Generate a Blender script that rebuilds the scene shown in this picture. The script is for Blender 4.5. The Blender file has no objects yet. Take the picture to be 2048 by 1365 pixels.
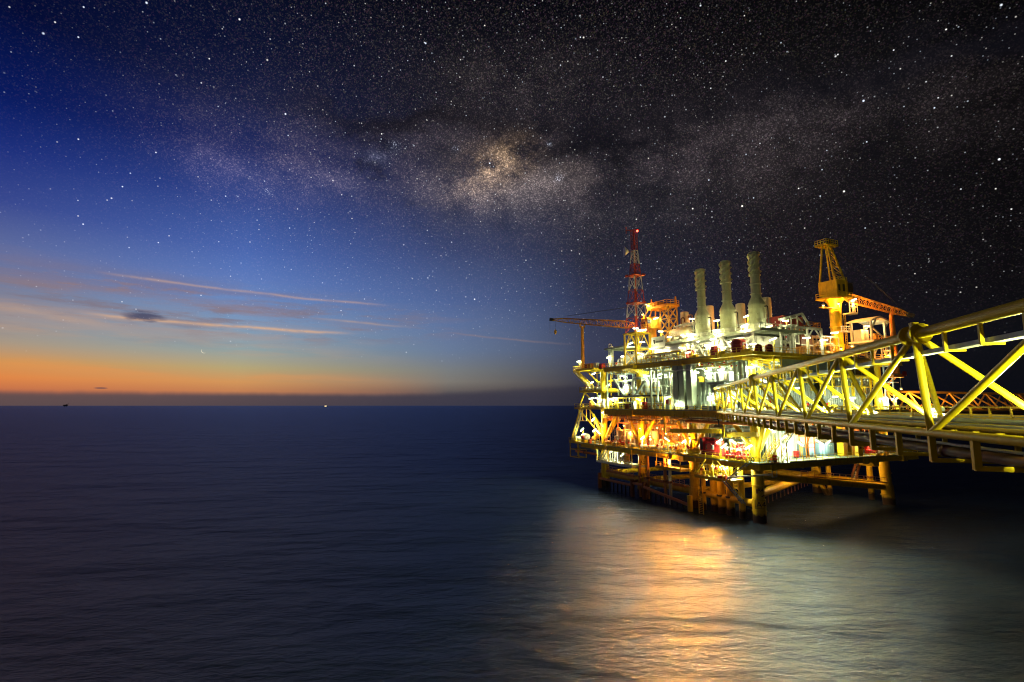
import bpy, math, random
from mathutils import Vector, Matrix
random.seed(7)
R = math.radians
scn = bpy.context.scene
COL = scn.collection
# ------------------------------------------------------------------ frames
class Frame:
    def __init__(s, o, ang):
        s.o, s.a = Vector(o), ang
        s.M = Matrix.Translation(s.o) @ Matrix.Rotation(ang, 4, 'Z')
PF = Frame((47.1, 101.3, 0), R(24.77))          # platform: x runs along the bridge-side face, y along the long sunset-side face
BF = Frame((0, 0, 0), R(75.06))                 # bridge: x runs along the bridge away from the camera, y to its open side
WF = Frame((0, 0, 0), 0)

# ------------------------------------------------------------------ mesh builder
class MB:
    def __init__(s): s.v, s.f = [], []
    def add(s, vs, fs):
        b = len(s.v); s.v += [tuple(v) for v in vs]; s.f += [tuple(b + i for i in f) for f in fs]; return s
    def box(s, x0, x1, y0, y1, z0, z1):
        vs = [(x, y, z) for z in (z0, z1) for y in (y0, y1) for x in (x0, x1)]
        return s.add(vs, [(0, 2, 3, 1), (4, 5, 7, 6), (0, 1, 5, 4), (2, 6, 7, 3), (0, 4, 6, 2), (1, 3, 7, 5)])
    def cbox(s, x, y, z, dx, dy, dz): return s.box(x-dx/2, x+dx/2, y-dy/2, y+dy/2, z, z+dz)
    def beam(s, a, b, w, h=None):
        a, b = Vector(a), Vector(b); h = h or w; d = (b-a).normalized()
        up = Vector((0, 0, 1)) if abs(d.z) < .98 else Vector((0, 1, 0))
        sx = d.cross(up).normalized(); sz = sx.cross(d)
        vs = [p + sx*i*w/2 + sz*j*h/2 for p in (a, b) for i, j in ((-1, -1), (1, -1), (1, 1), (-1, 1))]
        return s.add(vs, [(3, 2, 1, 0), (4, 5, 6, 7), (0, 1, 5, 4), (1, 2, 6, 5), (2, 3, 7, 6), (3, 0, 4, 7)])
    def tube(s, a, b, r, r2=None, n=10):
        return s.path([a, b], r, n, r2)
    def path(s, pts, r, n=10, r2=None, bend=0):
        P = [Vector(p) for p in pts]
        if bend and len(P) > 2:
            Q = [P[0]]
            for i in range(1, len(P)-1):
                u, w = (P[i-1]-P[i]), (P[i+1]-P[i])
                k = min(bend, u.length*.45, w.length*.45); u = u.normalized()*k; w = w.normalized()*k
                for t in (0, .33, .67, 1): Q.append(P[i]+u*(1-t)**2+w*t**2)
            P = Q+[P[-1]]
        rs = [r+( (r2 if r2 is not None else r)-r)*i/(len(P)-1) for i in range(len(P))]
        vs, fs = [], []
        prev = None
        for i, p in enumerate(P):
            d = (P[min(i+1, len(P)-1)]-P[max(i-1, 0)]).normalized()
            if prev is None:
                ref = Vector((0, 0, 1)) if abs(d.z) < .95 else Vector((0, 1, 0))
                sx = d.cross(ref).normalized()
            else: sx = (prev-d*prev.dot(d)).normalized()
            prev = sx; sy = d.cross(sx)
            for k in range(n):
                t = 2*math.pi*k/n; vs.append(p+(sx*math.cos(t)+sy*math.sin(t))*rs[i])
        for i in range(len(P)-1):
            for k in range(n):
                a = i*n+k; b = i*n+(k+1) % n; fs.append((a, b, b+n, a+n))
        fs.append(tuple(range(n-1, -1, -1))); m = (len(P)-1)*n; fs.append(tuple(range(m, m+n)))
        return s.add(vs, fs)
    def lathe(s, x, y, prof, n=20):
        vs, fs = [], []
        for (r, z) in prof:
            for k in range(n):
                t = 2*math.pi*k/n; vs.append((x+r*math.cos(t), y+r*math.sin(t), z))
        for i in range(len(prof)-1):
            for k in range(n):
                a = i*n+k; b = i*n+(k+1) % n; fs.append((a, b, b+n, a+n))
        fs.append(tuple(range(n-1, -1, -1))); m = (len(prof)-1)*n; fs.append(tuple(range(m, m+n)))
        return s.add(vs, fs)
    def prism(s, pts, axis, t0, t1):
        # closed polygon pts in the two other axes, extruded along axis
        def mk(p, t):
            return {'x': (t, p[0], p[1]), 'y': (p[0], t, p[1]), 'z': (p[0], p[1], t)}[axis]
        n = len(pts); vs = [mk(p, t0) for p in pts]+[mk(p, t1) for p in pts]
        fs = [tuple(range(n-1, -1, -1)), tuple(range(n, 2*n))]+[(i, (i+1) % n, (i+1) % n+n, i+n) for i in range(n)]
        return s.add(vs, fs)
    def corr(s, a, b, z0, z1, pitch=.6, d=.16, back=.12):
        a, b = Vector(a+(0,)), Vector(b+(0,)); u = (b-a); L = u.length; u.normalize(); nrm = Vector((u.y, -u.x, 0))
        n = max(1, int(L/pitch)); pr = []
        for i in range(n):
            t = i*L/n; q = L/n
            pr += [(t, 0), (t+q*.38, 0), (t+q*.5, d), (t+q*.88, d)]
        pr += [(L, 0), (L, d+back), (0, d+back)]
        m = len(pr)
        vs = [a+u*t-nrm*k+Vector((0, 0, z)) for z in (z0, z1) for t, k in pr]
        fs = [tuple(range(m-1, -1, -1)), tuple(range(m, 2*m))]+[(i, (i+1) % m, (i+1) % m+m, i+m) for i in range(m)]
        return s.add(vs, fs)
    def ball(s, x, y, z, r, n=10, m=6, sz=1):
        return s.lathe(x, y, [(max(.01, r*math.sin(math.pi*i/m)), z-r*sz*math.cos(math.pi*i/m)) for i in range(m+1)], n)
    def capsule(s, a, b, r, n=12):
        # horizontal vessel with dished ends
        a, b = Vector(a), Vector(b); d = (b-a).normalized()
        pts = [(a-d*r*.5, .05), (a-d*r*.42, r*.5), (a-d*r*.22, r*.85), (a, r), (b, r), (b+d*r*.22, r*.85), (b+d*r*.42, r*.5), (b+d*r*.5, .05)]
        ref = Vector((0, 0, 1)); sx = d.cross(ref).normalized(); sy = d.cross(sx); vs = []; fs = []
        for p, q in pts:
            for k in range(n):
                t = 2*math.pi*k/n; vs.append(p+(sx*math.cos(t)+sy*math.sin(t))*q)
        for i in range(len(pts)-1):
            for k in range(n):
                c = i*n+k; e = i*n+(k+1) % n; fs.append((c, e, e+n, c+n))
        fs.append(tuple(range(n-1, -1, -1))); m = (len(pts)-1)*n; fs.append(tuple(range(m, m+n)))
        return s.add(vs, fs)
    def rail(s, pts, h=1.1, step=1.6, r=.045):
        # open handrail: posts, top rail, mid rail, kick strip
        P = [Vector(p) for p in pts]
        for a, b in zip(P, P[1:]):
            L = (b-a).length; n = max(1, round(L/step))
            for i in range(n+1):
                p = a+(b-a)*(i/n); s.beam(p, p+Vector((0, 0, h)), r*2)
            for k in (h, h*.55): s.beam(a+Vector((0, 0, k)), b+Vector((0, 0, k)), r*1.8)
            s.beam(a+Vector((0, 0, .08)), b+Vector((0, 0, .08)), .03, .16)
        return s
    def grid(s, a, b, w, n, c=.06):
        return s
def lattice(mb, a, b, w0, w1, h0, h1, n, r=.09, lace=.05, taper=None):
    # four chord box lattice from a to b; sizes interpolated; returns nothing
    a, b = Vector(a), Vector(b); d = (b-a).normalized()
    ref = Vector((0, 0, 1)) if abs(d.z) < .9 else Vector((0, 1, 0))
    sx = d.cross(ref).normalized(); sz = sx.cross(d)
    def ring(t):
        w = w0+(w1-w0)*t; h = h0+(h1-h0)*t
        if taper: k = taper(t); w *= k; h *= k
        c = a+(b-a)*t
        return [c+sx*i*w/2+sz*j*h/2 for i, j in ((-1, -1), (1, -1), (1, 1), (-1, 1))]
    rs = [ring(i/n) for i in range(n+1)]
    return rs
def lat_chords(mb, rs, r):
    for q in range(4): 
        for i in range(len(rs)-1): mb.tube(rs[i][q], rs[i+1][q], r, n=6)
def lat_lace(mb, rs, r, x=False):
    for i in range(len(rs)-1):
        for q in range(4):
            e = (q+1) % 4
            if x or (i+q) % 2: mb.tube(rs[i][q], rs[i+1][e], r, n=5)
            if x or not (i+q) % 2: mb.tube(rs[i][e], rs[i+1][q], r, n=5)
            mb.tube(rs[i][q], rs[i][e], r, n=5)
    for q in range(4): mb.tube(rs[-1][q], rs[-1][(q+1) % 4], r, n=5)

# ------------------------------------------------------------------ materials
def lin(c):
    return tuple(((v/255)/12.92 if v/255 <= .04045 else ((v/255+.055)/1.055)**2.4) for v in c)
def mat(name, col, rough=.5, metal=0, var=.25, scale=1.5, dirt=None, dirt_amt=.35, streak=True, spec=.3):
    m = bpy.data.materials.new(name); m.use_nodes = True; nt = m.node_tree; nd = nt.nodes; lk = nt.links
    b = nd['Principled BSDF']; b.inputs['Roughness'].default_value = rough; b.inputs['Metallic'].default_value = metal
    g = nd.new('ShaderNodeNewGeometry'); mp = nd.new('ShaderNodeMapping'); mp.inputs['Scale'].default_value = (1, 1, .3 if streak else 1)
    lk.new(g.outputs['Position'], mp.inputs['Vector'])
    n = nd.new('ShaderNodeTexNoise'); n.inputs['Scale'].default_value = scale; n.inputs['Detail'].default_value = 6; n.inputs['Roughness'].default_value = .65
    lk.new(mp.outputs[0], n.inputs['Vector'])
    r = nd.new('ShaderNodeValToRGB'); r.color_ramp.elements[0].position = .3; r.color_ramp.elements[1].position = .72
    r.color_ramp.elements[0].color = (*[c*(1-var) for c in col], 1); r.color_ramp.elements[1].color = (*[min(1, c*(1+var*.5)) for c in col], 1)
    lk.new(n.outputs['Fac'], r.inputs['Fac']); out = r.outputs[0]
    if dirt:
        n2 = nd.new('ShaderNodeTexNoise'); n2.inputs['Scale'].default_value = scale*.7; n2.inputs['Detail'].default_value = 9; n2.inputs['Roughness'].default_value = .75
        lk.new(mp.outputs[0], n2.inputs['Vector'])
        r2 = nd.new('ShaderNodeMapRange'); r2.inputs['From Min'].default_value = .62-dirt_amt*.25; r2.inputs['From Max'].default_value = .72
        r2.inputs['To Max'].default_value = .85; lk.new(n2.outputs['Fac'], r2.inputs['Value'])
        mx = nd.new('ShaderNodeMix'); mx.data_type = 'RGBA'; mx.inputs[7].default_value = (*dirt, 1)
        lk.new(r2.outputs[0], mx.inputs[0]); lk.new(out, mx.inputs[6]); out = mx.outputs[2]
    b.inputs['Specular IOR Level'].default_value = spec
    lk.new(out, b.inputs['Base Color'])
    return m
RUST = (.16, .065, .03)
M = {}
M['yellow'] = mat('yellow_paint', (.68, .46, .012), .42, var=.28, dirt=RUST, dirt_amt=.12)
M['bridgey'] = mat('bridge_yellow_paint', (.66, .5, .008), .42, var=.2, dirt=RUST, dirt_amt=.02, spec=.2)
M['white'] = mat('white_paint', (.52, .54, .48), .45, var=.18, dirt=(.25, .2, .13), dirt_amt=.1)
M['green'] = mat('grey_green_paint', (.36, .42, .34), .5, var=.2, dirt=(.2, .16, .1), dirt_amt=.05)
M['walk'] = mat('pale_grating', (.5, .5, .44), .5, .1, var=.3, scale=2.5)
M['cabin'] = mat('cabin_grey_green_paint', (.24, .29, .23), .45, var=.15, dirt=(.14, .11, .07), dirt_amt=.05)
M['stack'] = mat('stack_grey_paint', (.44, .48, .34), .5, var=.22, dirt=(.15, .12, .08), dirt_amt=.12)
M['grey'] = mat('grey_paint', (.22, .25, .24), .5, var=.25, dirt=RUST, dirt_amt=.05)
M['dark'] = mat('dark_steel', (.045, .045, .042), .5, var=.3)
M['silver'] = mat('aluminium_cladding', (.62, .63, .6), .32, .85, var=.2)
M['galv'] = mat('galvanised_grating', (.33, .36, .33), .5, .3, var=.25)
M['deck'] = mat('deck_plate', (.2, .26, .2), .55, var=.35, scale=.8, dirt=(.12, .1, .07), dirt_amt=.3, streak=False)
M['red'] = mat('red_paint', (.5, .025, .02), .4, var=.25)
M['maroon'] = mat('dark_red_paint', (.2, .02, .018), .45, var=.25)
M['orange'] = mat('orange_paint', (.7, .23, .03), .45, var=.2, dirt=RUST, dirt_amt=.1)
M['cran'] = mat('crane_orange_paint', (.68, .33, .03), .45, var=.25, dirt=RUST, dirt_amt=.15)
M['beige'] = mat('beige_cladding', (.55, .45, .3), .5, var=.2, dirt=(.2, .14, .08), dirt_amt=.15)
M['blue'] = mat('blue_grey_cabinet_paint', (.14, .22, .28), .4, var=.12)
M['rust'] = mat('rusty_steel', (.2, .085, .035), .75, var=.45, dirt=(.05, .025, .015), dirt_amt=.5)
M['brown'] = mat('brown_pipe_paint', (.12, .045, .03), .45, var=.3)
M['mastred'] = mat('mast_red_paint', (.42, .045, .02), .5, var=.25)
M['mastwhite'] = mat('mast_white_paint', (.7, .68, .62), .5, var=.15)
M['black'] = mat('black_rubber', (.015, .015, .015), .6, var=.2)
M['copper'] = mat('warm_pipe_paint', (.45, .2, .06), .4, var=.25)
def legmat():
    m = mat('leg_yellow_paint', (.62, .42, .015), .45, var=.3, dirt=RUST, dirt_amt=.25)
    nt = m.node_tree; nd = nt.nodes; lk = nt.links; b = nd['Principled BSDF']; src = b.inputs['Base Color'].links[0].from_socket
    g = nd.new('ShaderNodeNewGeometry'); sp = nd.new('ShaderNodeSeparateXYZ'); lk.new(g.outputs['Position'], sp.inputs[0])
    n = nd.new('ShaderNodeTexNoise'); n.inputs['Scale'].default_value = 1.2; n.inputs['Detail'].default_value = 5
    lk.new(g.outputs['Position'], n.inputs['Vector'])
    ad = nd.new('ShaderNodeMath'); ad.operation = 'MULTIPLY_ADD'; lk.new(n.outputs['Fac'], ad.inputs[0]); ad.inputs[1].default_value = -1.6; lk.new(sp.outputs['Z'], ad.inputs[2])
    mr = nd.new('ShaderNodeMapRange'); mr.inputs['From Min'].default_value = .5; mr.inputs['From Max'].default_value = 1.1
    mr.inputs['To Min'].default_value = 1; mr.inputs['To Max'].default_value = 0; lk.new(ad.outputs[0], mr.inputs['Value'])
    mx = nd.new('ShaderNodeMix'); mx.data_type = 'RGBA'; mx.inputs[7].default_value = (.03, .018, .012, 1)
    lk.new(mr.outputs[0], mx.inputs[0]); lk.new(src, mx.inputs[6]); lk.new(mx.outputs[2], b.inputs['Base Color'])
    return m
M['leg'] = legmat()
def emit(name, col, s):
    m = bpy.data.materials.new(name); m.use_nodes = True; nt = m.node_tree; nt.nodes.clear()
    e = nt.nodes.new('ShaderNodeEmission'); e.inputs[0].default_value = (*col, 1); e.inputs[1].default_value = s
    o = nt.nodes.new('ShaderNodeOutputMaterial'); nt.links.new(e.outputs[0], o.inputs[0]); return m
# lamp glass that shows burnt out white; the light it sheds comes from a real lamp of the given watts in each fitting
M['e_w'] = emit('warm_white_lamp_glow', (1, .95, .62), 9)
M['e_m'] = emit('cool_white_lamp_glow', (.9, 1, .7), 9)
M['e_o'] = emit('sodium_lamp_glow', (1, .5, .14), 12)
for _m in (M['e_w'], M['e_m'], M['e_o']): _m.cycles.emission_sampling = 'NONE'
WARM, COOL, SOD, GRN = (1, .94, .5), (.9, 1, .6), (1, .36, .05), (.97, 1, .4)
LAMP = {'w': (500, WARM), 'm': (1700, COOL), 'o': (1350, SOD), 'u': (3600, WARM), 'h': (2600, (1, .55, .16)), 'k': (2300, (1, .9, .33)), 'b': (8500, GRN), 's': (7000, SOD), 'f': (5000, SOD), 'q': (250, SOD), 'n': (14000, GRN)}
M['e_red'] = emit('red_beacon_glow', (1, .06, .03), 14)
M['e_far'] = emit('far_platform_glow', (1, .75, .4), 4)

# ------------------------------------------------------------------ objects
def link_mesh(name, mb, m, frame=PF, base=(0, 0, 0), parent=None, smooth=True):
    me = bpy.data.meshes.new(name); b = Vector(base)
    me.from_pydata([Vector(v)-b for v in mb.v], [], mb.f); me.materials.append(M[m] if isinstance(m, str) else m)
    if smooth:
        me.polygons.foreach_set('use_smooth', [True]*len(me.polygons)); me.set_sharp_from_angle(angle=R(38))
    o = bpy.data.objects.new(name, me); COL.objects.link(o)
    if parent: o.parent = parent
    else:
        o.location = frame.M @ b; o.rotation_euler = (0, 0, frame.a)
    return o
def tag(o, label, cat, group=None, kind=None):
    if label: o['label'] = label
    if cat: o['category'] = cat
    if group: o['group'] = group
    if kind: o['kind'] = kind
    return o
class Thing:
    def __init__(s, name, label, cat, base, group=None, frame=PF):
        s.base = Vector(base); s.frame = frame
        s.o = bpy.data.objects.new(name, None); COL.objects.link(s.o); s.o.empty_display_size = .3
        s.o.location = frame.M @ s.base; s.o.rotation_euler = (0, 0, frame.a); tag(s.o, label, cat, group, 'thing')
    def part(s, name, mb, m, parent=None, label=None):
        o = link_mesh(name, mb, m, s.frame, s.base, parent or s.o)
        if label: o['label'] = label
        return o
def solo(name, label, cat, mb, m, base, group=None, frame=PF):
    return tag(link_mesh(name, mb, m, frame, base), label, cat, group)
def text_mb(s, size, loc, xdir, depth=.02):
    # lettering as flat raised characters standing upright; xdir = reading direction (unit, horizontal) in frame coordinates
    cu = bpy.data.curves.new('t', 'FONT'); cu.body = s; cu.size = size; cu.extrude = depth; cu.align_x = 'CENTER'; cu.resolution_u = 2
    ob = bpy.data.objects.new('t', cu); COL.objects.link(ob); bpy.context.view_layer.update()
    me = bpy.data.meshes.new_from_object(ob); x = Vector(xdir); n = x.cross(Vector((0, 0, 1)))
    mb = MB(); mb.add([Vector(loc)+x*v.co.x+Vector((0, 0, 1))*v.co.y+n*v.co.z for v in me.vertices], [tuple(p.vertices) for p in me.polygons])
    bpy.data.objects.remove(ob); bpy.data.curves.remove(cu); bpy.data.meshes.remove(me); return mb
# ------------------------------------------------------------------ camera
cam = bpy.data.cameras.new('camera'); co = bpy.data.objects.new('camera', cam); COL.objects.link(co)
co.location = (0, 0, 22); co.rotation_euler = (R(90+7.139), 0, 0); cam.sensor_width = 36; cam.lens = 36*1030/2048
cam.clip_start = .3; cam.clip_end = 200000; scn.camera = co
# ------------------------------------------------------------------ night sky (world)
w = bpy.data.worlds.new('World'); scn.world = w; w.use_nodes = True
nt = w.node_tree; nt.nodes.clear(); nd = nt.nodes; lk = nt.links
def sock(v, i):
    if isinstance(v, (int, float)): i.default_value = v
    elif isinstance(v, tuple): i.default_value = v
    else: lk.new(v, i)
def mth(op, a, b=0, c=0, clamp=False):
    n = nd.new('ShaderNodeMath'); n.operation = op; n.use_clamp = clamp
    sock(a, n.inputs[0]); sock(b, n.inputs[1]); sock(c, n.inputs[2]); return n.outputs[0]
def mr(v, a, b, c=0, d=1, smooth=True):
    n = nd.new('ShaderNodeMapRange'); n.interpolation_type = 'SMOOTHSTEP' if smooth else 'LINEAR'
    sock(v, n.inputs['Value']); n.inputs['From Min'].default_value = a; n.inputs['From Max'].default_value = b
    n.inputs['To Min'].default_value = c; n.inputs['To Max'].default_value = d; return n.outputs[0]
def mixc(f, a, b, mode='MIX'):
    n = nd.new('ShaderNodeMix'); n.data_type = 'RGBA'; n.blend_type = mode; sock(f, n.inputs[0]); sock(a, n.inputs[6]); sock(b, n.inputs[7]); return n.outputs[2]
def ramp(v, stops):
    n = nd.new('ShaderNodeValToRGB'); cr = n.color_ramp; cr.interpolation = 'LINEAR'
    while len(cr.elements) < len(stops): cr.elements.new(.5)
    for e, (p, c) in zip(cr.elements, stops): e.position = p/45; e.color = (*lin(c), 1)
    lk.new(mth('DIVIDE', v, 45.), n.inputs[0]); return n.outputs[0]
tc = nd.new('ShaderNodeTexCoord'); D = tc.outputs['Generated']
sx = nd.new('ShaderNodeSeparateXYZ'); lk.new(D, sx.inputs[0]); X, Y, Z = sx.outputs
az = mth('MULTIPLY', mth('ARCTAN2', X, Y), 57.29578); el = mth('MULTIPLY', mth('ARCSINE', Z), 57.29578)
def gauss(v, c, s):      # exp(-((v-c)/s)^2)
    t = mth('DIVIDE', mth('SUBTRACT', v, c), s); return mth('EXPONENT', mth('MULTIPLY', mth('MULTIPLY', t, t), -1.))
def noise(vec, scale, detail=5, rough=.6, xyz=None, off=0):
    mp = nd.new('ShaderNodeMapping'); lk.new(vec, mp.inputs[0]); mp.inputs['Scale'].default_value = xyz or (1, 1, 1); mp.inputs['Location'].default_value = (off, off*.7, off*.3)
    n = nd.new('ShaderNodeTexNoise'); n.inputs['Scale'].default_value = scale; n.inputs['Detail'].default_value = detail; n.inputs['Roughness'].default_value = rough
    lk.new(mp.outputs[0], n.inputs['Vector']); return n.outputs['Fac']
RAMPS = [(-46, [(0, (84, 70, 76)), (.8, (108, 80, 78)), (1.2, (196, 112, 74)), (2.2, (226, 134, 70)), (3.5, (208, 148, 85)), (5, (172, 152, 128)), (7, (140, 144, 152)), (8.5, (122, 128, 150)), (12, (90, 105, 158)), (16, (42, 62, 140)), (20, (20, 42, 122)), (24, (9, 26, 92)), (30, (3, 11, 52)), (40, (1, 6, 28))]),
 (-28, [(0, (74, 68, 76)), (.9, (98, 82, 86)), (1.4, (196, 128, 84)), (2.3, (208, 150, 92)), (3.7, (182, 166, 120)), (5.5, (145, 165, 165)), (8, (125, 157, 190)), (10.4, (102, 138, 195)), (12.5, (84, 120, 192)), (15.3, (64, 98, 175)), (20, (44, 68, 138)), (24.6, (27, 40, 95)), (29, (18, 27, 64)), (33, (11, 18, 48)), (40, (4, 8, 26))]),
 (-7, [(0, (60, 60, 76)), (1, (73, 70, 80)), (1.8, (106, 98, 95)), (2.6, (125, 120, 113)), (3.9, (120, 124, 126)), (6.1, (100, 120, 150)), (9, (84, 109, 155)), (11.6, (64, 90, 145)), (17, (46, 60, 105)), (22, (40, 44, 68)), (27, (32, 32, 43)), (32, (20, 20, 30)), (40, (6, 7, 16))]),
 (8.6, [(0, (32, 34, 46)), (1.2, (46, 45, 57)), (2.3, (54, 53, 66)), (4, (58, 60, 78)), (6.1, (59, 64, 88)), (9, (51, 57, 82)), (12, (41, 46, 70)), (17, (33, 35, 50)), (22, (29, 29, 40)), (27, (24, 23, 31)), (32, (17, 16, 24)), (40, (6, 6, 12))]),
 (27, [(0, (14, 15, 24)), (4, (18, 18, 28)), (8, (25, 22, 30)), (12, (24, 21, 27)), (17, (24, 21, 26)), (22, (24, 22, 25)), (28, (18, 17, 20)), (34, (11, 10, 13)), (40, (5, 5, 7))]),
 (45, [(0, (11, 12, 18)), (5, (14, 15, 20)), (10, (12, 11, 14)), (20, (9, 8, 10)), (30, (4, 4, 5))])]
c = ramp(el, RAMPS[0][1])
for (a0, _), (a1, st) in zip(RAMPS, RAMPS[1:]): c = mixc(mr(az, a0, a1, smooth=False), c, ramp(el, st))
c = mixc(mr(az, -80, -165), c, ramp(el, RAMPS[-1][1]))
c = mixc(mth('MULTIPLY', mth('MULTIPLY', mr(el, 24, 9, 0, .16), mr(el, 3, 8)), mr(az, -4, 12, 1, 0)), c, (*lin((128, 136, 165)), 1))
# --- cloud streaks catching the last light, and a low bank over the horizon
lum = mr(az, -50, 8, 1, .12)
n1 = noise(D, 9, 6, .62, (1, 1, 7)); n2 = noise(D, 26, 6, .6, (1, 1, 5), 3)
veil = mth('MULTIPLY', mth('MULTIPLY', gauss(el, 8.8, 2.2), mr(n1, .48, .66)), mr(az, -22, 2, .75, 0))
c = mixc(veil, c, (*lin((128, 116, 128)), 1))
n3 = noise(D, 5, 5, .6, (1, 1, 9), 21)
for e_, s_, a_, col in ((10.6, 1.3, .55, (120, 112, 140)), (9.2, .9, .5, (150, 122, 120)), (7.3, .8, .5, (186, 148, 122)), (5.6, .7, .35, (206, 156, 112)), (3.0, .6, .35, (238, 148, 76))):
    c = mixc(mth('MULTIPLY', mth('MULTIPLY', gauss(el, mth('ADD', e_, mth('MULTIPLY', mth('ADD', az, 30), -.03)), s_), mr(n3, .38, .64)), mr(az, -30, -8, a_, 0)), c, (*lin(col), 1))
veil2 = mth('MULTIPLY', mth('MULTIPLY', gauss(el, 10.4, .8), mr(n2, .5, .66)), mth('MULTIPLY', mr(az, -50, -40), mr(az, -36, -22, .5, 0)))
c = mixc(veil2, c, (*lin((150, 120, 115)), 1))
wobn = noise(D, 14, 3, .5)
for (a0, e0, a1, e1, wd, amt, col) in ((-39.4, 11.5, -12.5, 10.75, .11, .5, (200, 165, 145)), (-40.4, 7.85, -16.6, 7.55, .14, .75, (226, 178, 135)), (-21.7, 9.05, -10.2, 8.5, .11, .5, (185, 160, 145)),
                                 (-8, 8.05, 7.6, 6.6, .1, .35, (150, 125, 120)), (-47, 8.0, -36, 6.6, .32, .35, (200, 165, 140)), (-32, 9.9, -22, 9.1, .25, .35, (140, 128, 145))):
    line = mth('ADD', mth('MULTIPLY', mth('SUBTRACT', az, a0), (e1-e0)/(a1-a0)), e0)
    wob = mth('MULTIPLY', mth('SUBTRACT', wobn, .5), .3)
    d = mth('ADD', mth('SUBTRACT', el, line), wob)
    g = gauss(d, 0, wd); m_ = mth('MULTIPLY', mr(az, a0-1, a0+4), mr(az, a1-6, a1+.5, 1, 0))
    g = mth('MULTIPLY', mth('MULTIPLY', g, m_), mth('MULTIPLY', mr(n2, .3, .55, .45, 1), amt)); c = mixc(g, c, (*lin(col), 1))
dk = mth('ADD', mth('POWER', mth('DIVIDE', mth('ADD', az, 35.9), 1.75), 2.), mth('POWER', mth('DIVIDE', mth('SUBTRACT', el, mth('ADD', 8.05, mth('MULTIPLY', mth('SUBTRACT', n2, .5), 1.2))), .48), 2.))
c = mixc(mr(dk, 0, 1.3, .9, 0), c, (*lin((72, 76, 104)), 1))
dk2 = mth('ADD', mth('POWER', mth('DIVIDE', mth('ADD', az, 38.5), .55), 2.), mth('POWER', mth('DIVIDE', mth('SUBTRACT', el, 1.5), .09), 2.))
c = mixc(mr(dk2, .2, 1.1, .8, 0), c, (*lin((110, 80, 80)), 1))
top = mth('ADD', 1.0, mth('MULTIPLY', mth('SUBTRACT', noise(D, 34, 5, .6, (1, 1, .2), 5), .5), .55))
top = mth('ADD', top, mr(az, -16, 12, 0, 1.1))
bank = mr(mth('SUBTRACT', el, top), -.34, .42, .72, 0)
bankc = mixc(mr(az, -46, 0), (*lin((98, 78, 78)), 1), (*lin((58, 56, 70)), 1)); bankc = mixc(mr(az, 0, 14), bankc, (*lin((30, 31, 42)), 1)); bankc = mixc(mr(az, 14, 34), bankc, (*lin((12, 13, 20)), 1))
c = mixc(bank, c, bankc)
# --- milky way: unresolved stars give it a fine grain
def vor(scale, off):
    mp = nd.new('ShaderNodeMapping'); lk.new(D, mp.inputs[0]); mp.inputs['Location'].default_value = (off, off*.37, -off*.61)
    v = nd.new('ShaderNodeTexVoronoi'); v.inputs['Scale'].default_value = scale; lk.new(mp.outputs[0], v.inputs['Vector'])
    s = nd.new('ShaderNodeSeparateColor'); lk.new(v.outputs['Color'], s.inputs[0]); return v.outputs['Distance'], s.outputs[0], s.outputs[1], v.outputs['Color']
gd, gr, gg, gcol = vor(620, 5.2)
grain = mth('ADD', .62, mth('MULTIPLY', mth('POWER', gr, 4.), 1.9))
reg = mth('MULTIPLY', mth('MULTIPLY', mr(az, -50, -18, .25, 1), mr(az, 12, 50, 1, .3)), mr(el, 3, 16, .12, 1))
gcl = mixc(.55, gcol, (.5, .5, .5, 1))
gv = nd.new('ShaderNodeVectorMath'); gv.operation = 'SCALE'; lk.new(gcl, gv.inputs[0]); lk.new(mth('MULTIPLY', mth('MULTIPLY', mth('POWER', gr, 5.), .055), reg), gv.inputs['Scale'])
c = mixc(1., c, gv.outputs[0], 'ADD')
mw = noise(D, 5.5, 9, .66, (1, 1, 1.7), 1.3); mw2 = noise(D, 13, 8, .7, (1, 1, 1.3), 8)
elc = mth('ADD', 24.6, mth('MULTIPLY', az, .01))
band = mth('MULTIPLY', gauss(el, elc, 4.6), mth('MULTIPLY', mr(az, -45, -22), mr(az, 10, 46, 1, .28)))
b1 = mth('MULTIPLY', band, mth('MULTIPLY', mr(mw, .36, .72), mr(mw2, .3, .65, .35, 1)))
rift = mth('MULTIPLY', gauss(el, mth('ADD', 28.6, mth('MULTIPLY', mth('SUBTRACT', mw, .5), 14.)), 1.5), mr(az, -30, -12, 0, .75))
lane = mth('MULTIPLY', mth('MULTIPLY', mr(mw, .46, .36), gauss(el, 26, 5)), mr(az, -34, -14, 0, .55)); c = mixc(lane, c, (*lin((16, 15, 21)), 1))
c = mixc(rift, c, (*lin((13, 13, 20)), 1))
def add(c, f, col):
    v = nd.new('ShaderNodeVectorMath'); v.operation = 'SCALE'; v.inputs[0].default_value = col; lk.new(mth('MULTIPLY', f, grain), v.inputs['Scale']); return mixc(1., c, v.outputs[0], 'ADD')
c = add(c, b1, (.06, .046, .05))
core = mth('MULTIPLY', mth('MULTIPLY', gauss(az, -2.4, 3.6), gauss(el, mth('ADD', 25.6, mth('MULTIPLY', mth('ADD', az, 2.4), .25)), 1.9)), mr(mw2, .38, .6, .05, 1)); c = add(c, core, (.46, .30, .17))
for (a, e, r_) in ((5.4, 24.6, .55), (-6.6, 27.4, .35), (-13.6, 27.1, .6), (-26.5, 21, .4), (4.4, 28, .3)):
    c = add(c, mth('MULTIPLY', mth('MULTIPLY', gauss(az, a, r_), gauss(el, e, r_*.8)), mth('MULTIPLY', mth('MULTIPLY', grain, grain), .3)), (.10, .115, .15))
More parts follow.
